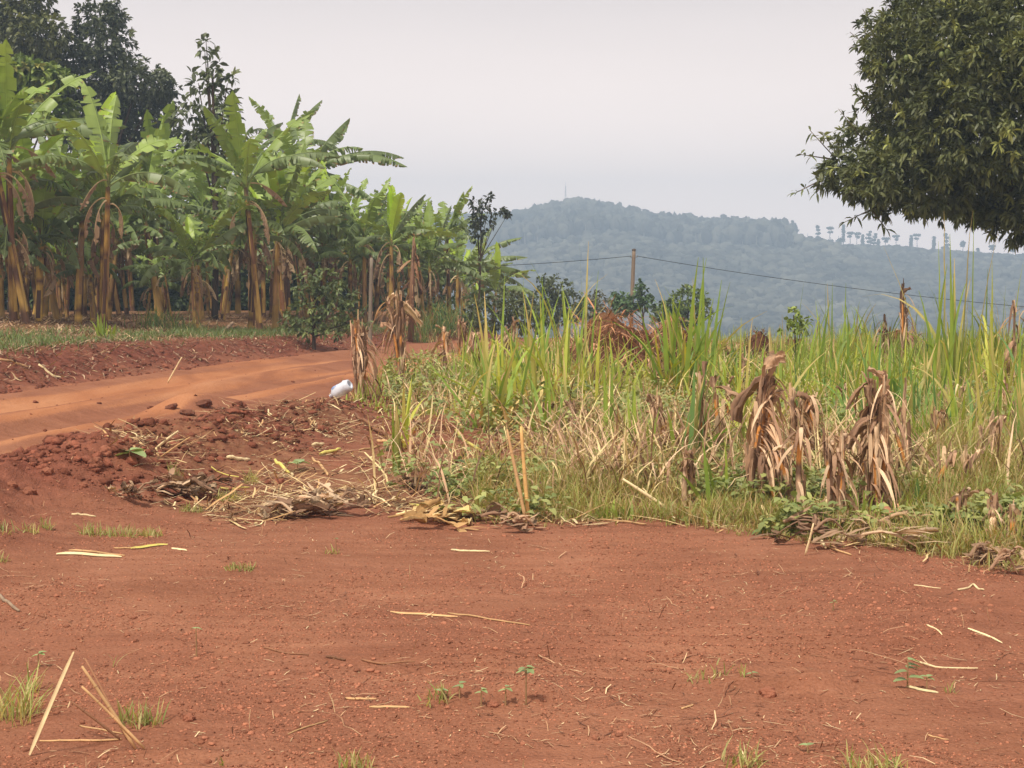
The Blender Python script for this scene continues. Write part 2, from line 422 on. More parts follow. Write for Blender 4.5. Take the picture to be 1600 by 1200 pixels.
def build_ground():
    org = np.array([0.0, -3.0])
    fine = np.radians(np.arange(-24, 24.001, 0.085)); coarse = np.radians(np.arange(26, 90, 3.0))
    th = np.concatenate([-coarse[::-1], fine, coarse])
    r = [0.4]
    while r[-1] < 75: r.append(r[-1] * (1.0042 if r[-1] > 6.5 else 1.12))
    while r[-1] < 1180: r.append(r[-1] * 1.05)
    r = np.array(r)
    A, R = np.meshgrid(th, r); x = org[0] + np.sin(A) * R; y = org[1] + np.cos(A) * R
    z = H(x, y)
    s = road_off(x, y)
    jit = fbm(x * 1.2, y * 1.2, 13, 3) - .5
    road = sm((2.6 + 0.9 * jit - np.abs(s)) / 0.6)
    mid = np.exp(-((s - 0.15 + jit) / 0.38) ** 2)          # the darker untravelled strip between the wheel tracks
    road = road * (1 - 0.6 * mid * sm((fbm(x * .7, y * .5, 19, 3) - .3) / .3))
    road = road * (1 - 0.85 * sm((fbm(s * 2.3 + 9, y * .16, 29, 4) - .45) / .12))
    spoil = np.exp(-((-s - 3.9 + jit) / 1.0) ** 2) * sm((40 - y) / 6) + np.exp(-((s - 3.2 + jit) / 0.75) ** 2)
    damp = 0.75 * sm((fbm(x * .9, y * .9, 23, 4) - 0.52) / 0.12) * (1 - road) * 0.6
    fm = field_mask(x, y)
    litter = fm * sm((fbm(x * 1.4, y * 1.4, 27, 4) - 0.38) / 0.2) * (0.35 + 0.4 * green_mask(x, y))
    grove = sm((s - 4.2 + 2 * jit) / 1.2)
    litter = np.clip(np.maximum(litter, grove * 0.75), 0, 1)
    far = sm((y - 70) / 60); litter = np.maximum(litter, far)
    col = np.stack([np.clip(road, 0, 1), litter, np.clip(spoil * 0.85 + damp * 0.5 + 0.25 * fm, 0, 1)], -1)
    m, n = A.shape
    i, j = np.meshgrid(np.arange(m - 1), np.arange(n - 1), indexing='ij')
    Q = np.stack([i * n + j, (i + 1) * n + j, (i + 1) * n + j + 1, i * n + j + 1], -1).reshape(-1, 4)[:, ::-1]
    b = MB(); b.add(np.stack([x, y, z], -1), Q, None, col.reshape(-1, 3))
    tag(b.build('ground', M_GROUND), kind='structure')
build_ground()

# ------------------------------------------------------------------ hill, its forest, ridge trees
RID_U = [-1600, -200, 500, 700, 770, 830, 880, 905, 940, 1000, 1060, 1100, 1200, 1224, 1240, 1300, 1400, 1500, 1560, 1600, 1800, 2600]
RID_V = [440, 410, 382, 370, 364, 356, 344, 342, 348, 359, 366, 370, 375, 381, 393, 396, 401, 407, 411, 416, 430, 444]
def hill_h(x, y):
    D = 1000.0
    u = 800 + F_PX * x / D
    zr = CAM_Z + (HORIZON_V - np.interp(u, RID_U, RID_V)) / F_PX * D
    t = (y - 560) / (D - 560)
    prof = sm(np.clip(t, 0, 1)) ** 0.85
    z = -19 + (zr + 19) * prof
    z = z + (fbm(x / 60, y / 60, 91, 4) - .5) * 16 * np.sin(PI * np.clip(t, 0, 1)) 
    return np.where(t > 1, zr - (t - 1) * 60, z)
def build_hill():
    xs = np.arange(-700, 800, 8.0); ys = np.arange(540, 1140, 8.0)
    X, Y = np.meshgrid(xs, ys); Z = hill_h(X, Y)
    m, n = X.shape; i, j = np.meshgrid(np.arange(m - 1), np.arange(n - 1), indexing='ij')
    Q = np.stack([i * n + j, i * n + j + 1, (i + 1) * n + j + 1, (i + 1) * n + j], -1).reshape(-1, 4)
    b = MB(); b.add(np.stack([X, Y, Z], -1), Q, None, S(70, 80, 50))
    tag(b.build('hill', M_FAR), kind='structure')
    # the wood that covers it
    N = 15000; rng = np.random.default_rng(3)
    y = rng.uniform(590, 1012, N); x = rng.uniform(-60, 420, N) * y / 1000 * 1.05
    u = 800 + F_PX * x / y
    tall = (u < 1226 + 8 * rng.normal(size=N)) & (y > 840 + 60 * (fbm(x / 40, y / 40, 5, 3) - .5))
    keep = tall | (rng.random(N) < 0.95)
    x, y, u, tall = x[keep], y[keep], u[keep], tall[keep]; N = len(x)
    z = hill_h(x, y)
    hgt = np.where(tall, rng.uniform(6, 12.0, N), rng.uniform(1.2, 4.0, N) * np.where(y > 970, .7, 1)); rad = np.where(tall, rng.uniform(1.7, 3.4, N), rng.uniform(1.8, 4.0, N))
    sink = np.where(tall, 0.75, 0.4)
    tone = fbm(x / 35, y / 50, 33, 3)[:, None]
    col = (S(52, 56, 50)[None] * (1 - tone) + S(108, 106, 92)[None] * tone) * rng.uniform(0.35, 1.7, (N, 1))
    fb = MB()
    lumps(fb, np.stack([x, y, z + hgt - rad * sink], -1), np.stack([rad, rad, rad * np.where(tall, rng.uniform(1.0, 1.7, N), 0.8)], -1), col, 0.17, ICO1, rng)
    # bare pale trunks showing in the planted part and here and there on the slope
    k = np.where(tall & (rng.random(N) < 0.35) | (rng.random(N) < 0.02))[0]
    for q in k:
        tube(fb, [(x[q], y[q] - 1.5, z[q] - 2), (x[q] + rng.normal(0, .2), y[q] - 1.5, z[q] + hgt[q] * 0.9)], (0.28, 0.15), 4, S(165, 160, 140), False)
    tag(fb.build('hill_forest', M_FAR, smooth=False), 'hazy blue-green forest covering the slope of the distant hill', 'forest', kind='stuff')
build_hill()

ORD = ['first', 'second', 'third', 'fourth', 'fifth', 'sixth', 'seventh', 'eighth', 'ninth', 'tenth', 'eleventh', 'twelfth', 'thirteenth', 'fourteenth', 'fifteenth',
       'sixteenth', 'seventeenth', 'eighteenth', 'nineteenth', 'twentieth', 'twenty-first', 'twenty-second', 'twenty-third', 'twenty-fourth', 'twenty-fifth', 'twenty-sixth', 'twenty-seventh', 'twenty-eighth', 'twenty-ninth', 'thirtieth']
RIDGE = [(1218, 352, 'slim'), (1226, 350, 'slim'), (1236, 349, 'slim'), (1241, 362, 'flat'), (1261, 367, 'round'), (1276, 357, 'tiered'), (1294, 358, 'flat'), (1297, 372, 'round'), (1308, 370, 'round'), (1316, 355, 'slim'),
         (1327, 366, 'flat'), (1336, 367, 'flat'), (1345, 371, 'slim'), (1355, 365, 'tiered'), (1363, 369, 'tiered'), (1371, 378, 'slim'), (1381, 375, 'flat'), (1398, 371, 'flat'), (1420, 372, 'slim'),
         (1431, 369, 'flat'), (1456, 374, 'slim'), (1476, 369, 'tiered'), (1474, 389, 'flat'), (1502, 379, 'ball'), (1526, 392, 'slim'), (1547, 387, 'flat'), (1580, 390, 'flat'), (1597, 396, 'round')]
DESC = {'slim': 'thin upright tree with a narrow wispy crown', 'flat': 'umbrella-topped tree with a flat crown', 'round': 'low bushy round tree',
        'tiered': 'tall tree with tiered spreading branches', 'ball': 'bare trunk carrying one dark ball of leaves'}
def ridge_tree(u, vtop, form, label, rng):
    D = 1001.0; x = (u - 800) / F_PX * D; zg = float(hill_h(np.array(x), np.array(D - 1.0))) - 0.3
    ztop = CAM_Z + (HORIZON_V - vtop + 3) / F_PX * D; h = ztop - zg
    e = empty('ridge_tree', (x, D, zg), label, 'tree', 'scattered trees along the bare part of the ridge')
    t = MB(); lean = rng.normal(0, .3)
    tube(t, [(0, 0, -1), (lean * .4, 0, h * .5), (lean, 0, h * .93)], (.34, .26, .14), 5, S(95, 90, 80))
    f = MB(); cs = []; rs = []
    def puff(cx, cz, rx, rz, k):
        for _ in range(k):
            a = rng.uniform(0, 2 * PI); q = rng.random() ** .5
            cs.append((cx + rx * q * math.cos(a), rx * q * math.sin(a), cz + rng.normal(0, rz * .5))); rs.append(rng.uniform(.4, .85))
    if form == 'slim':
        for q in np.linspace(.45, .98, 8): puff(lean * q, h * q, .9 * (1.15 - q) + .35, .3, 6)
    elif form == 'flat':
        puff(lean, h * .95, 2.1, .25, 34); puff(lean, h * .80, 1.3, .2, 12)
        for s in (-1, 1): tube(t, [(lean * .8, 0, h * .72), (lean + s * 1.3, 0, h * .92)], (.1, .05), 4, S(95, 90, 80))
    elif form == 'round':
        puff(lean, h * .62, 1.6, 1.8, 60); puff(lean, h * .3, 1.7, 1.2, 40)
    elif form == 'tiered':
        for q, r in ((.42, 1.9), (.58, 1.8), (.72, 1.5), (.86, 1.2), (.97, .7)):
            puff(lean * q + rng.normal(0, .4), h * q, r, .2, 16)
            tube(t, [(lean * q, 0, h * (q - .07)), (lean * q + rng.choice([-1, 1]) * r * .8, 0, h * q)], (.08, .04), 4, S(95, 90, 80))
    else:
        puff(lean, h * .82, 1.2, 1.4, 70)
    t.build('trunk', M_FAR, e)
    lumps(f, cs, np.array(rs), S(58, 70, 44)[None] * rng.uniform(.7, 1.3, (len(cs), 1)), .3, ICO1, rng)
    f.build('crown', M_FAR, e, smooth=False)
cnt = {}
_r = np.random.default_rng(15)
for u, v, form in sorted(RIDGE):
    cnt[form] = cnt.get(form, 0) + 1
    only = [q for q in RIDGE if q[2] == form]
    lab = DESC[form] + (' on the hill ridge' if len(only) == 1 else ', %s of its shape from the forest edge' % ORD[cnt[form] - 1])
    ridge_tree(u, v, form, lab, _r)

def hill_mast():
    x = (883 - 800) / F_PX * 1003; z0 = float(hill_h(np.array(x), np.array(1000.0)))
    e = empty('radio_mast', (x, 1003, z0), 'faint lattice mast standing on the hilltop', 'mast')
    b = MB(); h = 22.5
    for a in (0, 2.1, 4.2): tube(b, [(1.0 * math.cos(a), 1.0 * math.sin(a), -1), (.25 * math.cos(a), .25 * math.sin(a), h)], .09, 4, S(120, 120, 120))
    for q in range(9):
        z = h * q / 9; r = 1.0 - .75 * q / 9
        for a in (0, 2.1, 4.2): tube(b, [(r * math.cos(a), r * math.sin(a), z), ((r - .08) * math.cos(a + 2.1), (r - .08) * math.sin(a + 2.1), z + h / 9)], .05, 4, S(120, 120, 120))
    b.build('lattice', M_POLE, e)
    c = MB(); tube(c, [(0, 0, h), (0, 0, h + 2.5)], .06, 4, S(130, 130, 130)); c.build('antenna', M_POLE, e)
hill_mast()

# ------------------------------------------------------------------ trees from lobes of leaf rosettes
def lobes_foliage(b, lobes, dens, k, L, W, cols, droop, rng, inner=0.25, spread=1.0, smin=0.72):
    P = []; Nn = []
    A = np.array([l[:3] for l in lobes]); R = np.array([l[3:6] for l in lobes])
    for i, (a, r) in enumerate(zip(A, R)):
        area = 4 * PI * ((r[0] * r[1]) ** 1.6 + (r[0] * r[2]) ** 1.6 + (r[1] * r[2]) ** 1.6) ** (1 / 1.6) / 3 ** (1 / 1.6)
        n = int(area * dens); d = norm(rng.normal(size=(n, 3)))
        q = np.where(rng.random(n) < inner, rng.uniform(.3, .8, n), rng.uniform(smin, 1.1, n))[:, None]
        lump = 1 + 0.22 * (fbm(d[:, 0] * 2.5 + i * 7, d[:, 1] * 2.5 + d[:, 2] * 3, 7, 2) - .5)[:, None] * 2
        p = a + d * r * q * lump
        ins = np.zeros(n, bool)
        for j in range(len(A)):
            if j != i: ins |= (((p - A[j]) / R[j]) ** 2).sum(1) < 0.45
        P.append(p[~ins]); Nn.append(norm(d / r)[~ins])
    P = np.concatenate(P); Nn = np.concatenate(Nn); n = len(P)
    base = np.repeat(P, k, 0); nn = np.repeat(Nn, k, 0)
    d = norm(nn * 0.7 + rng.normal(0, 0.75 * spread, (n * k, 3)) + np.array([0, 0, -0.15]))
    base = base + rng.normal(0, L * .10, base.shape)
    cols = np.asarray(cols); w = rng.random((n, 1)); tone = (cols[0] * (1 - w) + cols[1] * w) * rng.uniform(.75, 1.25, (n, 1))
    if len(cols) > 2:
        m = rng.random(n) < .05; tone[m] = cols[2] * rng.uniform(.8, 1.1, (m.sum(), 1))
    cc = np.repeat(tone, k, 0) * rng.uniform(.85, 1.15, (n * k, 1))
    leaves(b, base, d, rng.normal(0, .5, (n * k, 3)) + np.array([0, 0, 1.0]), L * rng.uniform(.7, 1.2, n * k), W * rng.uniform(.8, 1.2, n * k), cc, droop)
    return P, Nn

def px_lobe(u, v, y, ru, rv, ry=None):
    p = at(u, v, y); s = F_PX / y
    return (p[0], p[1], p[2], ru / s, (ry if ry else ru) / s, rv / s)

def limb(b, pts, r0, r1, rng, n=8, col=S(82, 66, 52)):
    P = spline(pts, 5); k = len(P)
    P = P + rng.normal(0, r0 * .12, P.shape) * np.linspace(0, 1, k)[:, None]
    tube(b, P, np.linspace(r0, r1, k), n, col)

def mango():
    rng = np.random.default_rng(21); Y = 28.0
    g = at(1740, 500, Y); g[2] = hz(g[0], g[1])
    e = empty('mango_tree', g, 'big dark mango tree reaching in from the right edge of the picture', 'tree')
    L = [(1450, 60, 0, 100, 90), (1392, 95, -.6, 52, 62), (1395, 150, .6, 45, 40), (1430, 205, .5, 82, 66), (1348, 250, .2, 66, 50), (1310, 268, -.5, 32, 26), (1400, 270, -1.1, 78, 52), (1374, 304, .4, 46, 28), (1465, 304, -.7, 62, 34),
         (1530, 90, -1.4, 100, 110), (1500, 190, -1.8, 90, 90), (1555, 240, -1.6, 80, 60), (1560, 300, .8, 80, 50), (1540, 326, -.2, 50, 22), (1610, 338, -.6, 60, 40), (1640, 130, -2.2, 130, 130), (1700, 300, -1.6, 120, 90), (1620, 20, -.5, 130, 120),
         (1760, 120, -1, 150, 150), (1880, 220, -.4, 150, 130), (1700, -120, .3, 200, 140), (1500, -60, .6, 110, 90), (1620, 200, 2.6, 170, 150), (1800, 300, 1.4, 170, 90), (1450, 240, 2.4, 120, 90), (1550, 60, 2.6, 150, 140),
         (1395, 20, .5, 16, 42), (1700, 380, .5, 90, 30), (1980, 330, 1, 90, 70), (1880, 40, 1.5, 160, 160)]
    lob = [px_lobe(u, v, Y + dy, ru, rv) for u, v, dy, ru, rv in L]
    lob = [(a - g[0], c - g[1], z - g[2], r1, r2, r3) for a, c, z, r1, r2, r3 in lob]
    b = MB()
    P, Nn = lobes_foliage(b, lob, 25, 11, 0.185, 0.048, [S(66, 74, 44), S(112, 118, 70), S(152, 158, 88)], 0.20, rng, 0.30, 1.0, 0.66)
    # stray shoots poking out of the outline
    for u, v, du, dv in ((1275, 245, -26, -4), (1262, 292, -20, 10), (1285, 225, -20, -22), (1345, 335, -25, 12), (1352, 165, -22, -28), (1352, 70, -24, -20), (1330, 195, -20, -25), (1375, 345, 15, 20), (1290, 285, -14, 16), (1362, 40, -14, -26)):
        p0 = at(u, v, Y) - g; p1 = at(u + du, v + dv, Y - .1) - g
        sh = MB(); tube(sh, [p0 + (p0 - p1) * 1.2, p0, p1], (.014, .01, .005), 4, S(100, 84, 66)); sh.build('twig', M_BARK, e)
        n = 9; t = rng.uniform(0.1, 1, (n, 1))
        leaves(b, p0 + (p1 - p0) * t, norm((p1 - p0) + rng.normal(0, .28, (n, 3))), rng.normal(0, .4, (n, 3)) + np.array([0, 0, 1.]), .2 * rng.uniform(.7, 1.1, n), .045, S(98, 108, 62)[None] * rng.uniform(.7, 1.2, (n, 1)), .4)
    b.build('crown', M_LEAF, e)
    t = MB()
    W = lambda u, v, dy: at(u, v, Y + dy) - g
    tube(t, [(0, 0, -.3), (-.05, 0, .9), (-.15, 0, 2.0), (-.2, 0, 2.9)], (.46, .36, .33, .3), 12, S(88, 72, 58))
    t.build('trunk', M_BARK, e)
    for pts, r in (([(-.2, 0, 2.5), W(1650, 330, 0), W(1590, 285, -.2), W(1560, 225, -.1), W(1540, 130, .3), W(1500, 40, .4)], .17),
                   ([W(1620, 330, 0), W(1575, 262, .1), W(1480, 268, .2), W(1400, 262, .1), W(1340, 262, 0)], .085),
                   ([W(1650, 320, .1), W(1700, 200, .4), W(1680, 60, .2), W(1640, -60, .2)], .17),
                   ([(-.1, 0, 2.6), W(1760, 260, .3), W(1830, 170, .5), W(1870, 60, 1)], .17),
                   ([W(1590, 285, 0), W(1560, 320, .3), W(1500, 318, .3), W(1440, 325, .2)], .06)):
        q = MB(); limb(q, pts, r, .025, rng); q.build('branch', M_BARK, e)
    for u, v, dy in ((1383, 103, -.9), (1416, 91, -1.2), (1437, 75, -1.2), (1480, 82, -2.1), (1471, 86, -2.1), (1573, 77, -2.6)):
        q = MB(); c = at(u, v, Y + dy) - g
        lumps(q, [c], np.array([[.048, .044, .062]]), S(110, 124, 66), .02, ICO2, rng); tube(q, [c + (0, 0, .07), c + (.01, 0, .3)], .006, 4, S(110, 110, 60))
        q.build('mango_fruit', M_LEAF, e)
mango()

def lobe_tree(name, Y, ub, vb, L, dens, k, ll, lw, cols, label, cat, droop=.2, trunk=.25, seed=1, group=None, limbs=(), twigs=0, inner=.25, bark=S(70, 58, 48), smin=.72):
    rng = np.random.default_rng(seed); g = at(ub, vb, Y); g[2] = hz(g[0], g[1]) 
    e = empty(name, g, label, cat, group)
    lob = []
    for u, v, dy, ru, rv in L:
        q = px_lobe(u, v, Y + dy, ru, rv); lob.append((q[0] - g[0], q[1] - g[1], q[2] - g[2], *q[3:]))
    b = MB(); lobes_foliage(b, lob, dens, k, ll, lw, cols, droop, rng, inner, 1.0, smin)
    b.build('crown', M_LEAF, e)
    t = MB(); top = np.array(lob[0][:3])
    limb(t, [(0, 0, -.3), top * .5 + np.array([.1, 0, 0]) * top[2] * .1, top], trunk, trunk * .25, rng, 8, bark)
    for q in lob[1:]:
        c = np.array(q[:3]); lo = top * min(.85, max(.25, c[2] / max(top[2], .1) * .6))
        limb(t, [lo, lo * .4 + c * .6 + np.array([0, 0, -.1 * q[5]]), c], trunk * .35, trunk * .08, rng, 5, bark)
    t.build('trunk', M_BARK, e)
    return e

DG = [S(56, 64, 46), S(88, 96, 66), S(112, 120, 80)]
lobe_tree('evergreen_tree', 58, 20, 480, [(20, 50, 0, 62, 45), (60, 55, -1, 44, 34), (-50, 60, 1, 70, 60), (30, 0, 0, 50, 40), (25, 110, .5, 34, 26), (60, 92, -.5, 28, 16), (-20, 150, 1, 60, 50), (0, -40, 0, 60, 40)],
          14, 8, .26, .10, [S(66, 74, 42), S(102, 108, 60), S(130, 134, 80)], 'tall leafy tree in the top left corner behind the bananas', 'tree', seed=2)
lobe_tree('evergreen_tree', 60, 170, 480, [(165, 110, 0, 50, 40), (150, 28, 0, 30, 26), (160, 65, 0, 45, 34), (185, 30, .4, 16, 12), (178, 20, -.3, 14, 22), (120, 85, 0, 40, 30), (110, 120, .5, 34, 40), (215, 130, -.5, 50, 30), (250, 138, 0, 28, 20), (190, 165, 1, 60, 34), (150, 190, 1, 60, 50), (230, 205, 1, 50, 46), (140, 130, 1, 50, 34), (255, 155, .6, 20, 14)],
          14, 8, .25, .10, DG, 'dense dark evergreen tree with a ragged spire, behind the banana grove', 'tree', seed=3)
lobe_tree('slender_tree', 48, 335, 480, [(332, 110, 0, 16, 26), (320, 80, 0, 10, 22), (328, 165, .5, 34, 40), (355, 130, 0, 12, 30), (300, 185, .3, 26, 30), (345, 195, .4, 34, 34), (362, 165, 0, 12, 24), (310, 130, .2, 12, 18), (330, 230, .5, 40, 36), (322, 62, 0, 4, 10)],
          5, 6, .34, .13, [S(70, 78, 56), S(106, 116, 80), S(120, 128, 90)], 'slender broad-leaved tree rising between the banana leaves', 'tree', trunk=.12, seed=4, inner=.1, smin=.5)
lobe_tree('papaya_tree', 50, 40, 480, [(35, 110, 0, 30, 18), (70, 118, 0, 24, 16), (20, 128, .3, 26, 16), (95, 122, .2, 18, 12), (50, 140, .3, 28, 18), (85, 175, .5, 26, 18)],
          20, 7, .34, .16, [S(94, 116, 50), S(140, 158, 72), S(160, 160, 80)], 'pale green papaya crown behind the arching banana leaf', 'tree', droop=.35, trunk=.12, seed=5)
lobe_tree('twiggy_shrub', 50, 745, 495, [(752, 330, 0, 10, 18), (765, 312, 0, 6, 14), (780, 330, 0, 10, 8), (745, 345, .2, 14, 14), (748, 362, 0, 14, 12), (740, 318, 0, 7, 12), (795, 332, 0, 8, 5), (768, 345, 0, 8, 8)],
          22, 6, .17, .07, [S(50, 58, 46), S(74, 82, 62)], 'dark twiggy shrub sticking out above the right end of the bananas', 'shrub', trunk=.05, seed=6, inner=.1, smin=.4)
BG = 'bushes beyond the overgrown field'
lobe_tree('bush', 62, 872, 500, [(868, 452, 0, 26, 22), (845, 470, 0, 24, 20), (890, 470, .3, 24, 20), (862, 490, 0, 34, 22), (825, 468, 0, 14, 14), (852, 440, .2, 12, 10), (905, 485, 0, 20, 18)],
          16, 7, .19, .085, [S(74, 84, 58), S(110, 120, 80)], 'dark round bush left of the utility pole', 'bush', trunk=.1, seed=7, group=BG)
lobe_tree('bush', 64, 930, 500, [(930, 470, 0, 24, 16), (945, 482, 0, 22, 14), (915, 488, 0, 16, 12)],
          12, 6, .2, .08, [S(90, 92, 76), S(124, 126, 100)], 'thin greyish bush close to the left of the pole', 'bush', trunk=.06, seed=8, group=BG)
lobe_tree('bush', 60, 1005, 500, [(1003, 458, 0, 10, 12), (998, 470, 0, 12, 10), (1010, 472, 0, 12, 9), (1000, 446, 0, 6, 8), (968, 468, 0, 16, 10), (975, 482, 0, 18, 9)],
          26, 6, .22, .1, [S(70, 96, 62), S(104, 130, 84)], 'broad-leaved green sapling beside the utility pole', 'sapling', trunk=.06, seed=9, group=BG)
lobe_tree('bush', 62, 1072, 500, [(1075, 470, 0, 27, 22), (1052, 482, 0, 24, 18), (1092, 484, 0, 18, 16), (1035, 492, 0, 18, 14), (1075, 495, 0, 34, 14)],
          24, 7, .18, .085, [S(72, 92, 46), S(112, 130, 66), S(140, 150, 84)], 'rounded green bush right of the utility pole', 'bush', trunk=.09, seed=10, group=BG)
lobe_tree('bush', 46, 800, 515, [(790, 480, 0, 40, 26), (760, 492, 0, 36, 24), (820, 500, 0, 30, 20)], 20, 7, .18, .07, [S(74, 84, 56), S(110, 118, 76)],
          'dull green thicket bush under the last banana leaves', 'bush', trunk=.06, seed=11, group=BG)
lobe_tree('coffee_bush', 37.5, 490, 530, [(490, 470, 0, 36, 30), (470, 490, 0, 30, 22), (520, 480, .2, 28, 26), (505, 440, .2, 40, 22), (540, 470, .5, 26, 30), (480, 512, -.2, 34, 16), (530, 512, 0, 32, 18), (555, 500, .3, 24, 24), (450, 505, .3, 20, 16), (468, 455, .2, 18, 16)],
          12, 6, .17, .065, [S(82, 98, 56), S(122, 136, 80), S(140, 152, 90)], 'dark leafy coffee bush on the far road bank', 'bush', trunk=.06, seed=12, inner=.3, smin=.5)
lobe_tree('weed_bush', 24.0, 1245, 600, [(1240, 492, 0, 14, 12), (1255, 505, 0, 16, 14), (1235, 515, 0, 18, 14)], 40, 6, .1, .05, [S(130, 150, 70), S(160, 176, 90)],
          'pale yellow-green leafy weed above the cane on the right', 'weed', trunk=.02, seed=13)

# ------------------------------------------------------------------ banana plants
B_OLD, B_MID, B_NEW, B_DRY = S(114, 132, 78), S(136, 158, 78), S(162, 188, 58), S(160, 130, 92)
def banana_leaf(b, p0, az, el, L, W, droop, rng, col, tear=.5, fold=.5, edge=.0, N=32, petiole=.13, roll=0.0, p=1.25):
    """arching midrib with two torn half blades"""
    ts = np.linspace(0, 1, N + 1); pos = [np.array(p0, float)]; dirs = []
    sway = rng.normal(0, .12)
    for t in ts:
        e = el - droop * t ** p; a = az + sway * t
        dirs.append(np.array([math.cos(e) * math.cos(a), math.cos(e) * math.sin(a), math.sin(e)]))
    for i in range(N): pos.append(pos[-1] + (dirs[i] + dirs[i + 1]) * .5 * L / N)
    pos = np.array(pos); dirs = np.array(dirs)
    side = norm(np.stack([-np.sin(az + sway * ts), np.cos(az + sway * ts), np.zeros(N + 1)], -1)); nrm = np.cross(side, dirs) * -1
    nrm = np.where(nrm[:, 2:3] < -.2, -nrm, nrm) if el < 1.2 else nrm
    if roll:
        side, nrm = side * math.cos(roll) + nrm * math.sin(roll), nrm * math.cos(roll) - side * math.sin(roll)
    tt = np.clip((ts - petiole) / (1 - petiole), 0, 1)
    w = W * .5 * np.clip((tt * 4.2) ** .55, 0, 1) * np.clip(((1 - tt) * 3.4) ** .6, 0, 1)
    q = np.array([0, .4, .75, 1.0])
    rib = col * 1.25 + np.array([.05, .06, .02])
    for sg in (-1, 1):
        i = int(petiole * N)
        while i < N:
            n = 1 + int(rng.random() * 4 * max(.2, 1.1 - tear)) if rng.random() < .8 else int(rng.integers(2, 5))
            n = max(1, min(n, N - i)); torn = rng.random() < .3 + .6 * tear
            dl = rng.normal(0, .36 * tear) + (rng.random() < .25 * tear) * rng.uniform(.2, .7); short = 1 - (rng.random() < .3) * rng.uniform(0, .35) * tear; sl = rng.normal(0, .10 * tear)
            tone = col * rng.uniform(.92, 1.08)
            ks = np.arange(i, i + n + 1); m = len(ks); V = np.zeros((m, 4, 3)); cc = np.zeros((m, 4, 3))
            for r_, k in enumerate(ks):
                u = (r_ / (m - 1) - .5) * 2
                for s_, qq in enumerate(q):
                    f = fold + (dl + .55 * fold) * qq
                    ww = w[k] * qq * short
                    along = (-u * .16 * torn * qq ** 2 * (L / N) * max(1, n * .6)) + sl * ww + ww * .22
                    V[r_, s_] = pos[k] + side[k] * sg * ww * math.cos(f) - nrm[k] * ww * math.sin(f) + dirs[k] * along
                    c = tone if qq < 1 or rng.random() > edge else S(150, 104, 66)
                    cc[r_, s_] = c
            ii, jj = np.meshgrid(np.arange(m - 1), np.arange(3), indexing='ij')
            Q = np.stack([ii * 4 + jj, ii * 4 + jj + 1, (ii + 1) * 4 + jj + 1, (ii + 1) * 4 + jj], -1).reshape(-1, 4)
            b.add(V, Q, None, cc.reshape(-1, 3)); i += n
    rr = np.interp(ts, [0, petiole, 1], [.034, .02, .004]) * (L / 2.2) ** .5
    tube(b, pos + nrm * .004, rr, 5, np.tile(rib, (N + 1, 1)), False)
    return pos

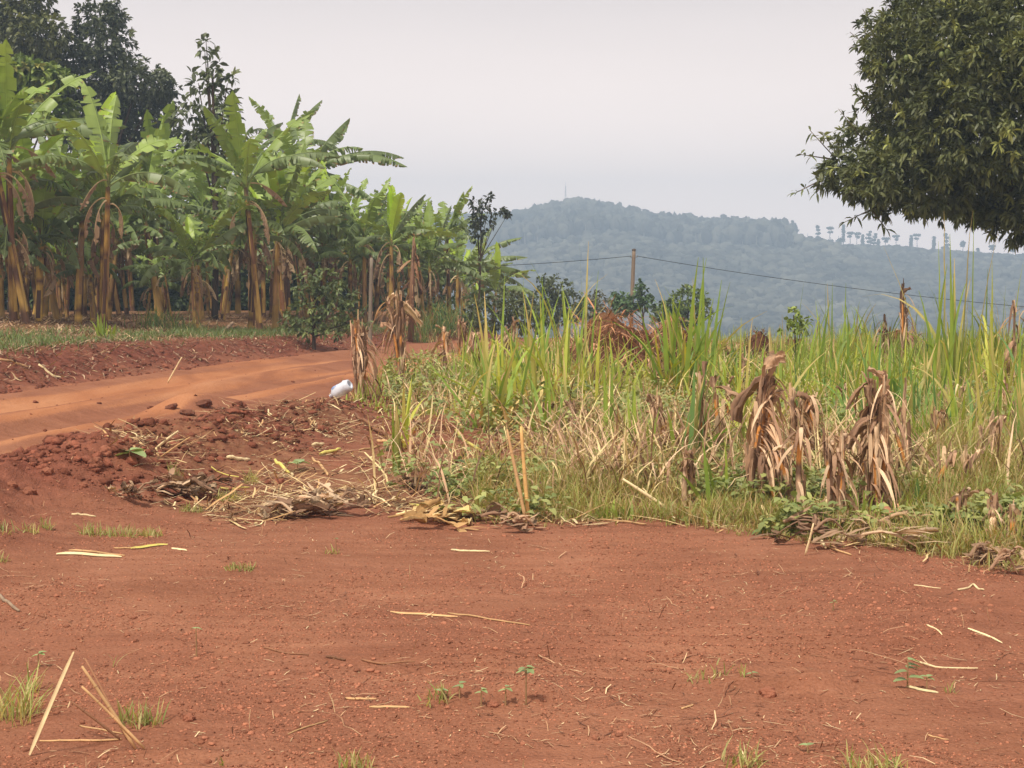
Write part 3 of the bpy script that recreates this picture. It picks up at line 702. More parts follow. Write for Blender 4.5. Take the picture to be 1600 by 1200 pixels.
def banana(loc, h, R, spec, nrand, seed, label, lean=(0, 0), size=1.0, group='banana plants of the grove', dead=4, spear=False, browny=.3):
    """h: height of the pseudostem; spec: leaves (az deg, el deg, length, droop, kind)"""
    rng = np.random.default_rng(seed)
    e = empty('banana_plant', loc, label, 'banana plant', group)
    top = np.array([lean[0], lean[1], h])
    P = np.array([(0, 0, -.15), (lean[0] * .25, lean[1] * .25, h * .25), (lean[0] * .55, lean[1] * .55, h * .55), (lean[0] * .85, lean[1] * .85, h * .85), top * 1.06])
    P = spline(P, 5)
    st = MB(); k = len(P)
    R = R * .78; browny = browny * .62; yel = S(196, 160, 76) * (1 - browny) + S(120, 90, 60) * browny
    cs = np.array([yel * rng.uniform(.72, 1.12) if rng.random() > .22 else S(96, 66, 44) for _ in range(k)])
    cs[-6:] = cs[-6:] * np.linspace(1, .25, 6)[:, None] + S(112, 128, 66) * np.linspace(0, .75, 6)[:, None]
    tube(st, P, R * np.interp(np.linspace(0, 1, k), [0, .08, .7, 1], [1.3, 1.05, .8, .55]), 10, cs)
    for s_ in range(7):                                   # overlapping leaf sheaths, partly peeled off
        a = rng.uniform(0, 2 * PI); z0 = rng.uniform(0, .5) * h; z1 = z0 + rng.uniform(.3, .5) * h
        cc = [yel, S(122, 82, 52), S(160, 124, 80), S(84, 58, 42)][rng.integers(0, 4)] * rng.uniform(.8, 1.15)
        for da in (-.25, .25):
            zz = np.linspace(z0, min(z1, h * .97), 6); V = []
            for z in zz:
                c = np.array([lean[0] * z / h, lean[1] * z / h, z]); rr = R * np.interp(z / h, [0, .7, 1], [1.1, .84, .6]) * 1.06 + .004
                for d2 in (-.26, .26): V.append(c + rr * np.array([math.cos(a + da + d2), math.sin(a + da + d2), 0]))
            Q = [(2 * i, 2 * i + 1, 2 * i + 3, 2 * i + 2) for i in range(5)]; st.add(V, Q, None, cc)
    st.build('pseudostem', M_STEM, e)
    allv = list(spec)
    g0 = rng.uniform(0, 2 * PI)
    nrand = nrand + 5
    for i in range(nrand):
        old = i / max(1, nrand - 1)
        allv.append((math.degrees(g0 + i * 2.4), 78 - 50 * old + rng.normal(0, 6), rng.uniform(1.5, 2.1) * size, .6 + 1.25 * old + rng.normal(0, .12), ('new' if rng.random() < .4 else 'mid') if i == 0 else ('mid' if old < .4 else ('worn' if rng.random() < .3 else 'old'))))
    for az, el, L, dr, kind in allv:
        L = L * 1.42 * min(1, size); b = MB(); a = math.radians(az); tl = {'new': .15, 'mid': .75, 'old': 1.0, 'worn': 1.15, 'dry': 1.0}[kind]
        col = {'new': B_NEW, 'mid': B_MID, 'old': B_OLD, 'worn': B_OLD * .95, 'dry': B_DRY}[kind] * rng.uniform(.85, 1.12)
        fold = {'new': -.35, 'mid': rng.uniform(.0, .4), 'old': rng.uniform(.35, .95), 'worn': rng.uniform(.7, 1.1), 'dry': 1.1}[kind]
        p0 = top * rng.uniform(.9, 1.0) + R * .4 * np.array([math.cos(a), math.sin(a), 0])
        banana_leaf(b, p0, a, math.radians(el), L, rng.uniform(.52, .66) * size * (.85 if kind == 'new' else 1), dr, rng, col, tl, fold, .5 if kind == 'worn' else .12, roll=rng.normal(0, .35))
        b.build('leaf', M_BANANA if kind != 'dry' else M_DRYLEAF, e)
    if spear:
        b = MB(); banana_leaf(b, top, rng.uniform(0, 6), math.radians(86), 2.2 * size, .34, .06, rng, S(164, 196, 44), .05, -1.1, .0, petiole=.35); b.build('rolled_leaf', M_BANANA, e)
    if dead:
        for i in range(dead):
            b = MB(); a = rng.uniform(0, 2 * PI); c = [S(138, 114, 90), S(116, 94, 74), S(164, 142, 114)][rng.integers(0, 3)]
            banana_leaf(b, top * rng.uniform(.8, .97) + R * .8 * np.array([math.cos(a), math.sin(a), 0]), a, rng.uniform(-.2, .5), rng.uniform(.8, 1.5), .26, rng.uniform(1.5, 2.2), rng, c, 1.0, 1.2, .0, 14, .3, p=.45)
            b.build('dead_leaf', M_DRYLEAF, e)
    return e

def bpx(u, v, vtop, R, spec, nrand, seed, label, lean=(0, 0), **k):
    g = gp(u, v); h = (v - vtop) / mpx(g)
    return banana(g, h, R, spec, nrand, seed, label, lean, **k)

# front row, each with the leaves that shape its outline
FRONT = []
def fr(*a, **k): FRONT.append(bpx(*a, **k)); return FRONT[-1]
fr(2, 497, 350, .13, [(20, 60, 1.9, 1.1, 'mid'), (150, 70, 2.1, .7, 'old'), (95, 80, 2.0, .5, 'new')], 5, 101, 'dark-stemmed banana plant at the left edge of the picture', browny=.85)
fr(60, 502, 375, .13, [(75, 66, 1.5, .5, 'mid'), (170, 35, 1.5, 1.2, 'old'), (10, 55, 1.6, 1.1, 'old')], 4, 102, 'short banana plant with a thick yellow stem, second at the left', lean=(.12, 0), browny=.2)
fr(122, 505, 330, .125, [(165, 72, 2.3, .25, 'mid'), (62, 74, 2.5, .2, 'new'), (175, 22, 1.9, 1.0, 'worn'), (40, 58, 2.3, .5, 'old'), (15, 30, 2.2, 1.0, 'old'), (140, 62, 2.2, .5, 'old'), (200, 55, 2.0, 1.0, 'old')], 3, 103, 'banana plant with a slim orange-yellow stem and a bright upright leaf', lean=(.14, .1), browny=.15)
fr(152, 488, 355, .12, [(60, 78, 2.2, .4, 'mid')], 6, 104, 'banana plant with a brown-streaked stem behind the orange-stemmed one', browny=.7, dead=6)
fr(205, 486, 190, .13, [(176, 40, 2.9, 1.25, 'old'), (42, 58, 1.7, .15, 'old'), (350, 20, 1.8, 1.4, 'old'), (30, -10, 1.5, .9, 'worn')], 3, 105, 'tallest banana plant at the left, with one long leaf arching left', browny=.5)
fr(188, 482, 390, .11, [(130, 55, 1.4, .8, 'mid')], 5, 106, 'small banana plant low between two yellow stems', browny=.4, size=.8)
fr(262, 484, 385, .12, [(70, 74, 1.5, .35, 'new'), (200, 20, 1.6, 1.2, 'old'), (0, 25, 1.6, 1.1, 'old')], 5, 107, 'banana plant with a dead-leaf skirt over a grass clump', browny=.8, dead=8)
fr(325, 492, 340, .07, [(210, 40, 2.1, 1.1, 'old'), (30, 50, 2.1, .9, 'old')], 4, 108, 'banana plant on a very thin dark stem', browny=.7, dead=3)
fr(347, 500, 380, .09, [(60, 60, 2.0, .7, 'mid'), (190, 45, 2.1, 1.0, 'old'), (330, 30, 1.7, 1.3, 'old')], 4, 109, 'banana plant with a pale yellow stem leaning to the right', lean=(.38, 0), browny=.05, dead=2)
fr(372, 490, 268, .13, [(118, 74, 2.4, .1, 'mid'), (128, 70, 2.7, .25, 'old'), (150, 28, 2.0, 1.1, 'old'), (45, 55, 2.2, .7, 'old'), (60, 66, 2.4, .9, 'worn'), (5, 30, 1.9, 1.3, 'worn'), (200, 20, 1.9, 1.2, 'old')], 3, 110, 'tall banana plant with a rolled bright yellow-green spear leaf on top', spear=True, browny=.5)
fr(398, 497, 365, .11, [(55, 62, 1.7, .5, 'mid'), (20, 42, 1.7, .9, 'old')], 4, 111, 'banana plant with an orange-brown stem beside the leaning yellow one', browny=.35, dead=5)
fr(412, 500, 372, .10, [(70, 70, 1.9, .4, 'new')], 4, 112, 'banana plant with a reddish peeling stem, right of the orange-brown one', browny=.6, dead=5)
fr(432, 492, 300, .11, [(75, 76, 1.9, .5, 'mid'), (25, 40, 2.0, 1.0, 'old'), (160, 35, 2.0, 1.0, 'old')], 4, 113, 'banana plant whose broad leaf stands over the coffee bush', browny=.6)
fr(478, 496, 262, .13, [(8, 42, 2.6, 1.15, 'worn'), (352, 26, 2.6, 1.0, 'worn'), (25, 62, 1.8, .4, 'old'), (150, 8, 2.3, 1.1, 'old'), (60, 50, 2.2, .4, 'old'), (110, 66, 1.9, .7, 'old'), (340, 5, 2.0, .8, 'worn')], 1, 114, 'tall banana plant throwing two long fringed leaves to the right', browny=.8, dead=6)
fr(505, 500, 375, .11, [(95, 82, 2.0, .15, 'new'), (180, 20, 1.7, 1.0, 'old'), (0, 18, 1.8, 1.1, 'old')], 4, 115, 'banana plant with one upright mid-green leaf under the fringed leaves', browny=.8, dead=7)
fr(548, 505, 400, .10, [(10, 30, 2.0, 1.0, 'old'), (170, 30, 1.9, 1.2, 'old')], 4, 116, 'low banana plant left of the weathered wooden post', browny=.8, dead=5, size=.78)
fr(612, 512, 375, .10, [(85, 86, 1.6, .1, 'new'), (0, 28, 2.0, .9, 'mid'), (175, 22, 2.0, .9, 'old'), (40, 60, 1.9, .5, 'old')], 3, 117, 'banana plant behind the post with an upright green spear', browny=.8, dead=6, spear=True, size=.78)
fr(672, 512, 415, .10, [(60, 66, 2.3, .25, 'old'), (95, 80, 2.2, .15, 'mid'), (0, 25, 2.2, .9, 'old'), (345, 10, 1.9, 1.0, 'worn')], 3, 118, 'banana plant with broad torn leaves behind the dead shaggy one', browny=.8, dead=5, size=.78)
fr(715, 508, 425, .10, [(10, 50, 2.6, .8, 'old'), (0, 34, 2.5, .8, 'old'), (355, 20, 2.5, .8, 'worn'), (75, 78, 2.3, .2, 'mid'), (30, 60, 2.2, .4, 'old'), (350, 2, 2.1, .7, 'old'), (120, 60, 1.8, .8, 'old')], 1, 119, 'last banana plant at the right end of the grove', browny=.8, dead=4, size=.78)
fr(745, 512, 430, .09, [(5, 30, 1.9, 1.1, 'old'), (15, 10, 1.7, .9, 'old'), (0, -10, 1.5, .7, 'worn'), (60, 55, 1.5, .8, 'old')], 1, 120, 'low sprawling banana plant below the end of the grove', browny=.7, dead=2, size=.85)

fr(32, 487, 285, .12, [(80, 78, 2.0, .3, 'mid'), (160, 50, 2.1, .9, 'old'), (20, 48, 2.2, .9, 'old'), (110, 60, 2.1, .6, 'old')], 4, 121, 'banana plant with a tall crown between the first two stems at the left', lean=(-.1, 0), browny=.6)
fr(92, 484, 262, .12, [(100, 74, 2.2, .3, 'old'), (30, 55, 2.2, .7, 'old'), (165, 45, 2.1, .9, 'old')], 4, 122, 'banana plant with a tall grey-green crown left of the orange-stemmed one', lean=(.15, 0), browny=.4)
fr(235, 482, 270, .12, [(120, 70, 2.1, .4, 'old'), (60, 62, 2.1, .6, 'mid'), (175, 40, 2.0, 1.0, 'worn')], 4, 123, 'banana plant with a leaning stem behind the dead-leaf skirt', lean=(-.25, 0), browny=.5)
fr(300, 484, 280, .12, [(140, 62, 2.4, .5, 'old'), (60, 70, 2.3, .4, 'old'), (10, 40, 2.2, 1.0, 'old')], 4, 124, 'banana plant with a high crown left of the very thin dark stem', browny=.5)
fr(440, 486, 235, .12, [(50, 62, 2.3, .5, 'worn'), (70, 72, 2.3, .3, 'worn'), (120, 58, 2.2, .7, 'old'), (10, 30, 2.0, 1.2, 'worn')], 3, 125, 'tall banana plant with frayed upright leaves, between the spear and the fringed one', lean=(.1, 0), browny=.6)
fr(570, 506, 365, .10, [(60, 60, 1.8, .6, 'old'), (130, 55, 1.8, .7, 'old'), (0, 30, 2.0, 1.0, 'worn')], 4, 126, 'banana plant directly behind the weathered post', browny=.7)
fr(640, 510, 410, .10, [(70, 74, 1.9, .3, 'mid'), (20, 45, 2.0, .9, 'old')], 4, 127, 'banana plant just behind the dead shaggy plant', browny=.7, size=.78)

# the rows behind: copies of the plants above, turned, scaled and set deeper in the grove
def grove_fill():
    rng = np.random.default_rng(55); G = 'banana plants of the grove'; used = [np.array(f.location[:2]) for f in FRONT]; n = 0
    tries = 0
    while n < 150 and tries < 9000:
        tries += 1
        u = rng.uniform(-160, 770); y = rng.uniform(34, 72); x = (u - 800) / F_PX * y
        s = road_off(np.array([x]), np.array([y]))[0]
        if s < 5.5 or y < 34 + u * .018: continue
        p = np.array([x, y])
        if min(np.linalg.norm(p - q) for q in used) < .62: continue
        used.append(p)
        src = FRONT[rng.choice([0, 1, 3, 5, 6, 7, 10, 11, 12, 14, 15, 17])]
        c = copy_tree(src); k = rng.uniform(.88, 1.1) if rng.random() < .7 else rng.uniform(.45, .75); k *= 1 - .3 * min(1, max(0, (u - 480) / 200)); c.scale = (k, k, k); c.rotation_euler = (rng.normal(0, .09), rng.normal(0, .09), rng.uniform(0, 2 * PI)); c.location = (x, y, hz(x, y))
        c['label'] = 'banana plant standing deep in the grove, mostly hidden by the front row'; c['group'] = 'banana plants hidden behind the front row'
        n += 1
grove_fill()

for i, (u, v, ru, rv) in enumerate(((-40, 430, 90, 60), (60, 440, 80, 50), (170, 430, 90, 60), (280, 440, 80, 55), (390, 430, 90, 60), (500, 440, 80, 55), (600, 445, 80, 50))):
    lobe_tree('bush', 64 + (i % 3), u, 490, [(u, v, 0, ru, rv), (u - 50, v + 20, 1, 60, 40), (u + 50, v + 22, .5, 60, 40), (u, v + 35, -.5, 90, 30)], 7, 7, .34, .15, [S(60, 76, 44), S(98, 114, 66)],
              'dark thicket filling the gaps between the banana stems', 'bush', trunk=.1, seed=400 + i, group='thicket behind the bananas')

def dead_banana(u, v, vtop, label, seed):
    rng = np.random.default_rng(seed); g = gp(u, v); h = (v - vtop) / mpx(g)
    e = empty('dead_banana_plant', g, label, 'dead plant')
    b = MB(); tube(b, [(0, 0, -.1), (.03, 0, h * .5), (.1, 0, h * .97)], (.1, .07, .03), 8, S(130, 96, 70)); b.build('pseudostem', M_STEM, e)
    for i in range(34):
        q = MB(); z = h * rng.uniform(.25, 1.0); a = rng.uniform(0, 2 * PI); c = [S(160, 124, 92), S(130, 96, 72), S(186, 152, 118), S(108, 80, 62)][rng.integers(0, 4)]
        banana_leaf(q, (.1 * z / h, 0, z), a, rng.uniform(-.3, .5), rng.uniform(.35, .75), .14, rng.uniform(1.4, 2.2), rng, c, 1.0, 1.0, 0, 8, .1, p=.4)
        q.build('dead_leaf', M_DRYLEAF, e)
dead_banana(642, 535, 368, 'tall dead banana plant hung with shaggy brown leaves', 61)

# ------------------------------------------------------------------ posts, pole, cable, bottle
def wood_post():
    g = gp(578, 540); h = (540 - 405) / mpx(g)
    b = MB(); P = np.array([(0, 0, -.3), (.02, 0, h * .4), (.06, 0, h)]); r = .055
    tube(b, spline(P, 4), np.linspace(.06, .05, 9), 7, S(140, 128, 112)); 
    tube(b, [(.06, 0, h - .004), (.061, 0, h + .02)], (.05, .036), 7, S(150, 138, 120))
    for i in range(3): tube(b, [(.052 + .0 * i, -.05, h * (.3 + .2 * i)), (.055, -.068, h * (.3 + .2 * i) + .01)], .006, 4, S(70, 60, 54))
    o = b.build('wooden_post', M_POLE, loc=None); o.location = g
    tag(o, 'weathered grey wooden post on the far road bank', 'post')
wood_post()

POLE_Y = 66.0
def utility_pole():
    top = at(990.5, 391, POLE_Y); zg = hz(top[0], POLE_Y) - .4; h = top[2] - zg
    e = empty('utility_pole', (top[0], POLE_Y, zg), 'wooden utility pole rising behind the overgrown field', 'utility pole')
    b = MB(); P = spline([(-.16, 0, -.2), (-.08, 0, h * .5), (0, 0, h)], 6); tube(b, P, np.linspace(.105, .08, len(P)), 10, S(128, 112, 94)); b.build('shaft', M_POLE, e)
    c = MB(); tube(c, [(0, 0, h), (0, 0, h + .03), (0, 0, h + .07)], (.105, .10, .04), 10, S(96, 86, 78)); c.build('cap', M_POLE, e)
    for s in (-1, 1):
        q = MB(); tube(q, [(s * .09, -.05, h - .30), (s * .14, -.05, h - .30), (s * .15, -.05, h - .24)], (.02, .024, .03), 6, S(110, 104, 98)); q.build('insulator', M_POLE, e)
    a = np.array([top[0], POLE_Y - .05, top[2] - .26])
    def cable(p0, p1, sag, label):
        t = np.linspace(0, 1, 40)[:, None]; P = p0 + (p1 - p0) * t - np.array([0, 0, 1]) * sag * 4 * t * (1 - t)
        q = MB(); tube(q, P - p0, .012, 5, S(42, 42, 44)); o = q.build('overhead_cable', M_POLE); o.location = p0; tag(o, label, 'cable', 'cables hung from the utility pole')
    cable(a - (.14, 0, 0), at(640, 420, 68), .10, 'thin dark cable running left from the pole to the bananas')
    cable(a + (.14, 0, 0), at(1760, 492, 66), .28, 'thin dark cable sagging away right from the pole')
utility_pole()

def bottle():
    g = gp(528, 628); e = empty('plastic_bottle', g + np.array([0, 0, .10]), 'white plastic bottle with blue print lying on the road edge', 'bottle')
    M_W = mat_col('white_plastic', 0.35, 0.5, 0.06, 9.0)
    p0 = np.array([0, 0, 0.0]); ax = norm(np.array([.8, -.35, .5]))
    prof = [(-.20, .01), (-.19, .028), (-.15, .03), (-.13, .05), (-.10, .085), (-.05, .095), (0, .092), (.03, .097), (.10, .09), (.13, .097), (.17, .092), (.20, .075), (.205, .055), (.16, .05), (.05, .045), (.04, .0)]
    prof = [(t * .8, r * .8) for t, r in prof]; b = MB(); P = np.array([p0 + ax * (t + .03) for t, r in prof]); R = np.array([r for t, r in prof])
    a = norm(np.cross(ax, [0, 0, 1])); c = np.cross(ax, a); n = 18; th = np.arange(n) * 2 * PI / n; rng = np.random.default_rng(4)
    V = P[:, None] + R[:, None, None] * (1 + rng.normal(0, .05, (len(P), n, 1))) * (a * np.cos(th)[None, :, None] + c * np.sin(th)[None, :, None])
    i, j = np.meshgrid(np.arange(len(P) - 1), np.arange(n), indexing='ij'); k = (j + 1) % n
    b.add(V, np.stack([i * n + j, i * n + k, (i + 1) * n + k, (i + 1) * n + j], -1).reshape(-1, 4), None, S(206, 210, 220)); b.build('body', M_W, e)
    lab = MB(); m = 12; th = np.linspace(2.2, 5.6, m); V = []; cc = []
    for t, q in ((-.065, 0), (-.04, 1), (-.01, 2), (.015, 3)):
        r = np.interp(t, [x[0] for x in prof], [x[1] for x in prof]) * 1.05 + .003
        for u in th:
            V.append(p0 + ax * (t + .03) + r * (a * math.cos(u) + c * math.sin(u)))
            cc.append(S(120, 160, 214) if (q in (0, 1)) else (S(196, 120, 140) if rng.random() < .25 else S(170, 186, 222)))
    lab.add(V, [(i * m + j, i * m + j + 1, (i + 1) * m + j + 1, (i + 1) * m + j) for i in range(3) for j in range(m - 1)], None, np.array(cc)); lab.build('print_band', M_W, e)
bottle()

# ------------------------------------------------------------------ withered stalks
def sheet(b, p0, az, lean, bend, L, W, col, rng, p=.6, n=12, m=9):
    """a crumpled dead leaf or sheath"""
    P = [np.array(p0, float)]; D = []
    for i in range(n + 1):
        ang = lean + bend * ((i + .5) / n) ** p + rng.normal(0, .16); a = az + rng.normal(0, .22)
        D.append(np.array([math.sin(ang) * math.cos(a), math.sin(ang) * math.sin(a), math.cos(ang)]))
        if i < n: P.append(P[-1] + D[-1] * L / n)
    P = np.array(P); D = np.array(D); sd_ = np.array([-math.sin(az), math.cos(az), 0]); tw = rng.normal(0, .6)
    q = np.linspace(-.5, .5, m); t = np.linspace(0, 1, n + 1); ph = rng.uniform(0, 6, 4)
    nn = norm(np.cross(D, sd_)); S1 = sd_ * math.cos(tw) + nn * math.sin(tw); N1 = nn * math.cos(tw) - sd_ * math.sin(tw)
    w = W * np.interp(t, [0, .25, .8, 1], [.45, 1, .85, .45]) * (1 + rng.normal(0, .08, n + 1))
    rip = W * (.20 * np.sin(q[None] * 9 + ph[0] + t[:, None] * 3) + .12 * np.sin(q[None] * 17 + ph[1]) + .08 * np.sin(t[:, None] * 11 + ph[2] + q[None] * 5)) * (.4 + t[:, None])
    V = P[:, None] + S1[:, None] * (w[:, None] * q[None])[..., None] + N1[:, None] * (rip + (q[None] ** 2) * w[:, None] * .9)[..., None] + D[:, None] * (rng.normal(0, L * .02, (n + 1, m)) * (t[:, None] > .8))[..., None]
    st = rng.uniform(.55, 1.25, m); cc = np.asarray(col)[None, None] * st[None, :, None] * rng.uniform(.92, 1.06, (n + 1, m, 1))
    i, j = np.meshgrid(np.arange(n), np.arange(m - 1), indexing='ij')
    b.add(V, np.stack([i * m + j, i * m + j + 1, (i + 1) * m + j + 1, (i + 1) * m + j], -1).reshape(-1, 4), None, cc.reshape(-1, 3))

DRY = np.array([S(184, 152, 122), S(164, 132, 106), S(142, 112, 90), S(204, 176, 144), S(118, 92, 74)])
def dry_cols(n, rng): return DRY[rng.integers(0, len(DRY), n)] * rng.uniform(.8, 1.15, (n, 1))
def stalk(u, v, vtop, label, seed, n=2, bulk=1.0, lean=0.0, broad=4, low=.15, group='withered stalks in the overgrown field', hook=0, wide=1.0, orange=.35):
    rng = np.random.default_rng(seed); g = gp(u, v); h = (v - vtop) / mpx(g)
    e = empty('withered_stalk', g, label, 'dry stalk', group)
    tops = []
    for i in range(n):
        b = MB(); x0 = rng.normal(0, .035 * wide * n ** .5) if n > 1 else 0; y0 = rng.normal(0, .04); hh = h * (rng.uniform(.75, .98) if i else .97)
        lx = lean * hh + rng.normal(0, .06) * hh
        P = spline([(x0, y0, -.05), (x0 + lx * .4 + rng.normal(0, .01), y0, hh * .5), (x0 + lx, y0 + rng.normal(0, .03), hh)], 7); k = len(P)
        cs = dry_cols(k, rng); 
        if rng.random() < orange * 2:
            a = rng.integers(3, k - 5); cs[a:a + 4] = S(202, 138, 72)
        tube(b, P, np.linspace(.024, .013, k) * rng.uniform(.8, 1.2), 7, cs); b.build('stem', M_STRAW, e); tops.append(P)
    d = MB(); sides = rng.uniform(0, 2 * PI, 3)
    for P in tops:
        near = lambda m: sides[rng.integers(0, 3, m)] + rng.normal(0, .5, m)
        # dead leaves folded down flat against the stem
        m = int(15 * bulk) + 2; k = rng.integers(2, len(P), m); c = dry_cols(m, rng)
        blades(d, P[k] + rng.normal(0, .012, (m, 3)), near(m), rng.uniform(.1, .5, m), h * rng.uniform(.2, .5, m), rng.uniform(2.5, 2.95, m), rng.uniform(.010, .034, m), c, c * rng.uniform(.8, 1.1, (m, 1)), 8, .22, .06, False, rng)
        # sheaths still clasping it, split and frayed
        m = int(11 * bulk); k = rng.integers(1, max(2, len(P) * 3 // 4), m); c = dry_cols(m, rng)
        blades(d, P[k] + rng.normal(0, .014, (m, 3)), rng.uniform(0, 2 * PI, m), rng.uniform(.0, .10, m), h * rng.uniform(.15, .4, m), rng.uniform(-.1, .2, m), rng.uniform(.012, .034, m), c, c, 5, 1, .05, True, rng)
        # blunt broken tops
        m = int(7 * bulk); k = rng.integers(len(P) - 4, len(P), m); c = dry_cols(m, rng)
        blades(d, P[k] + rng.normal(0, .012, (m, 3)) - np.array([0, 0, .04]), near(m), rng.uniform(.0, .35, m), h * rng.uniform(.05, .15, m), rng.uniform(0, .8, m), rng.uniform(.025, .05, m), c, c * .85, 5, .8, .08, True, rng)
        # frayed threads
        m = int(10 * bulk); k = rng.integers(2, len(P), m); c = dry_cols(m, rng)
        blades(d, P[k], rng.uniform(0, 2 * PI, m), rng.uniform(.3, 1.6, m), h * rng.uniform(.1, .3, m), rng.uniform(.3, 1.5, m), rng.uniform(.004, .010, m), c, c, 6, .8, .15, False, rng)
    d.build('hanging_leaves', M_DRYLEAF, e, smooth=False)
    for i in range(max(1, int(round(broad * .7))) if broad else 0):                                    # broad crinkled leaf bundles that make its outline
        q = MB(); P = tops[i % len(tops)]; a = rng.choice([0.0, PI]) + rng.normal(0, .6)
        if hook: a = (0.0 if hook > 0 else PI) + rng.normal(0, .4)
        z = P[len(P) - 1 - int(rng.integers(0, 6))]; c = DRY[rng.integers(0, 4)] * rng.uniform(.85, 1.1)
        sz = min(1.25, max(.7, h)) * wide
        if i % 3 == 0: sheet(q, z, a, rng.uniform(.3, .8), rng.uniform(.3, 1.2), rng.uniform(.11, .19) * sz, rng.uniform(.05, .085) * sz, c, rng, .9)          # flap standing off the top
        else: sheet(q, z, a, rng.uniform(.1, .7), 2.9 - rng.uniform(.1, .7), rng.uniform(.20, .42) * sz, rng.uniform(.05, .10) * sz, c, rng, rng.uniform(.12, .26))   # curtain hanging down the stem
        q.build('broad_leaf', M_DRYLEAF, e)
    sh = MB()
    for P in tops:                                            # split sheaths wrapping the stem, blocky and upright
        for _ in range(int(2 * bulk) + 1):
            k = rng.integers(0, len(P) * 2 // 3); sheet(sh, P[k] + rng.normal(0, .012, 3) * np.array([1, 1, 0]), rng.uniform(0, 2 * PI), rng.uniform(0, .08), rng.uniform(-.05, .12), h * rng.uniform(.3, .55), rng.uniform(.04, .075) * min(1.2, h), DRY[rng.integers(0, 5)] * rng.uniform(.85, 1.1), rng, 1)
    sh.build('sheaths', M_DRYLEAF, e)
    return e
